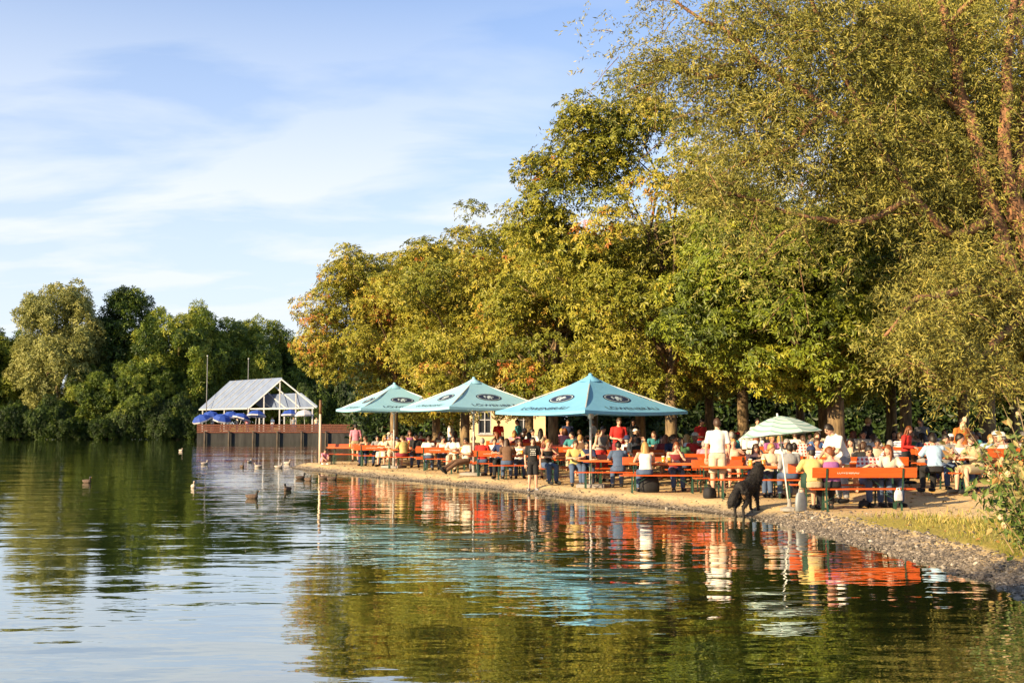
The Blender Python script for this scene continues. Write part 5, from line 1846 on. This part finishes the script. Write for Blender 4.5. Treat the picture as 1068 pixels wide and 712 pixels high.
# a few people on foot between the tables
for px, d, pose, top, h, lab in ((592, 47, 'stand_walk', 'navy', ('short', 'dark'), 'man in navy walking behind the sunlit thick trunk'), (620, 44, 'stand_hold', 'white', ('short', 'grey'), 'grey haired man in white standing behind the parasol pole'),
                                 (660, 42, 'stand_walk', 'black', ('long', 'dark'), 'woman in black walking in shade behind the man in red'), (540, 49, 'stand', 'teal', ('short', 'brown'), 'man in teal standing before the cream building'),
                                 (470, 52, 'stand_walk', 'white', ('long', 'blond'), 'blonde woman in white walking between the slim trunks'), (730, 40, 'stand_hold', 'red', ('short', 'dark'), 'waiter in red standing deep in shade left of the broad trunk'),
                                 (790, 37, 'stand_walk', 'white', ('short', 'dark'), 'man in white walking in shade behind the striped parasol'), (905, 36, 'stand', 'black', ('short', 'blond'), 'blond man in black standing in the shade right of the broad trunk'),
                                 (962, 36, 'stand_hold', 'grey', ('tail', 'brown'), 'woman with ponytail in grey standing in the shade near the far right tables'), (520, 56, 'stand_walk', 'red', ('short', 'brown'), 'person in red walking far behind the pale parasols')):
    person(X(px, d), d, rng.uniform(-2, 2), pose, lab, top=('short', top), hair=h, skin=rng.choice([0, 1]))
# people on the pavilion terrace
for px, lab, top in ((222, 'tiny figure in white at the left end of the terrace fence', 'white'), (247, 'tiny figure in cream behind the terrace fence under the eave', 'cream'), (258, 'tiny figure in pink beside the leaning blue and white parasol', 'pink'),
                     (284, 'tiny figure in white behind the fence left of the gable post', 'white'), (306, 'tiny figure in grey on the terrace right of the gable post', 'grey'), (330, 'tiny figure in beige at the terrace fence near the wooden post', 'beige')):
    person(X(px, 134.6), 134.6, rng.uniform(-1, 1), 'stand', lab, top=('short', top), z=1.18, shoes=None)

# ------------------------------------------------------------------ the dog at the waterline (seen from behind, looking inland)
FURB, FURT = nmat('black_fur', (.018, .014, .012), (.006, .005, .005), 40, .75, .8), nmat('tan_fur', (.30, .17, .075), (.16, .085, .04), 40, .8, .8)
dg = MB()
# local: nose toward -y, ground at 0; forequarters stand on the higher bank
rings = []
for y, z, w_, h_ in ((.46, .60, .05, .07), (.42, .62, .12, .13), (.30, .63, .155, .17), (.12, .64, .155, .165), (-.08, .68, .17, .20), (-.24, .74, .165, .22), (-.36, .80, .13, .18), (-.42, .90, .10, .12)):
    rings.append([(w_ * math.cos(2 * math.pi * k / 14), y, z + h_ * math.sin(2 * math.pi * k / 14)) for k in range(14)])
dg.loft(rings)
dg.tube([(0, -.28, .76), (0, -.40, .92), (0, -.48, 1.05)], [.18, .155, .12], 12)
dg.ell((0, -.51, 1.09), (.095, .115, .095)); dg.tube([(0, -.56, 1.08), (0, -.68, 1.05), (0, -.75, 1.04)], [.065, .046, .032], 10)
for s in (-1, 1):
    dg.tube([(s * .055, -.48, 1.13), (s * .07, -.47, 1.23)], [.040, .008], 8, flat=.5)
    # hind leg: thigh forward to the knee, hock back, upright shank
    dg.tube([(s * .09, .34, .60), (s * .11, .22, .36), (s * .11, .40, .22), (s * .11, .37, .05)], [.115, .075, .040, .030], 10)
    dg.ell((s * .11, .33, .025), (.038, .065, .03))
    dg.tube([(s * .09, -.25, .70), (s * .10, -.22, .46), (s * .10, -.26, .33), (s * .10, -.27, .20)], [.085, .058, .042, .034], 10)
    dg.ell((s * .10, -.30, .175), (.038, .06, .03))
for q, r_ in (((0, .46, .62), .06),):
    dg.tube([(0, .44, .62), (.02, .56, .50), (.05, .64, .34), (.08, .72, .24)], [.06, .095, .10, .02], 12)
r = remesh(dg, .014, 3)
r.name = 'dog'
r.materials.clear(); r.materials.append(FURB)
dog = link('dog', r)
dx, dy = X(779, 25.2), 25.2
dog.location, dog.rotation_euler, dog.scale = (dx, dy, gz(dx, dy) - .06), (0, 0, R(136)), (.95, .92, 1.03)
tag(dog, 'large long haired black dog standing at the waterline, tail down', 'dog')
rngd = np.random.default_rng(3)
pts, nrm = [], []
for p_ in r.polygons:
    pts.append(tuple(p_.center)); nrm.append(tuple(p_.normal))
pts, nrm = np.array(pts), np.array(nrm)
sel = rngd.permutation(len(pts))[:3500]
fl = np.where(pts[sel][:, 2:3] < .25, .4, 1.0)[:, 0]
fm = leaf_cloud('coat', pts[sel] - nrm[sel] * .005, rngd.normal(size=(len(sel), 3)), nrm[sel] * .55 + np.array([0, .5, -.9]) + rngd.normal(size=(len(sel), 3)) * .25, rngd.uniform(.03, .065, len(sel)) * fl, np.zeros(len(sel)), SLIM_V, SLIM_F, FURB)
link('coat', fm, dog)
tn_ = MB()
for s in (-1, 1):
    tn_.ell((s * .10, .30, .52), (.075, .12, .12)); tn_.ell((s * .06, -.555, 1.10), (.03, .05, .04))
tn_.ell((0, .44, .52), (.06, .05, .09))
tn_.build('tan_marking', FURT, dog, smooth=True)
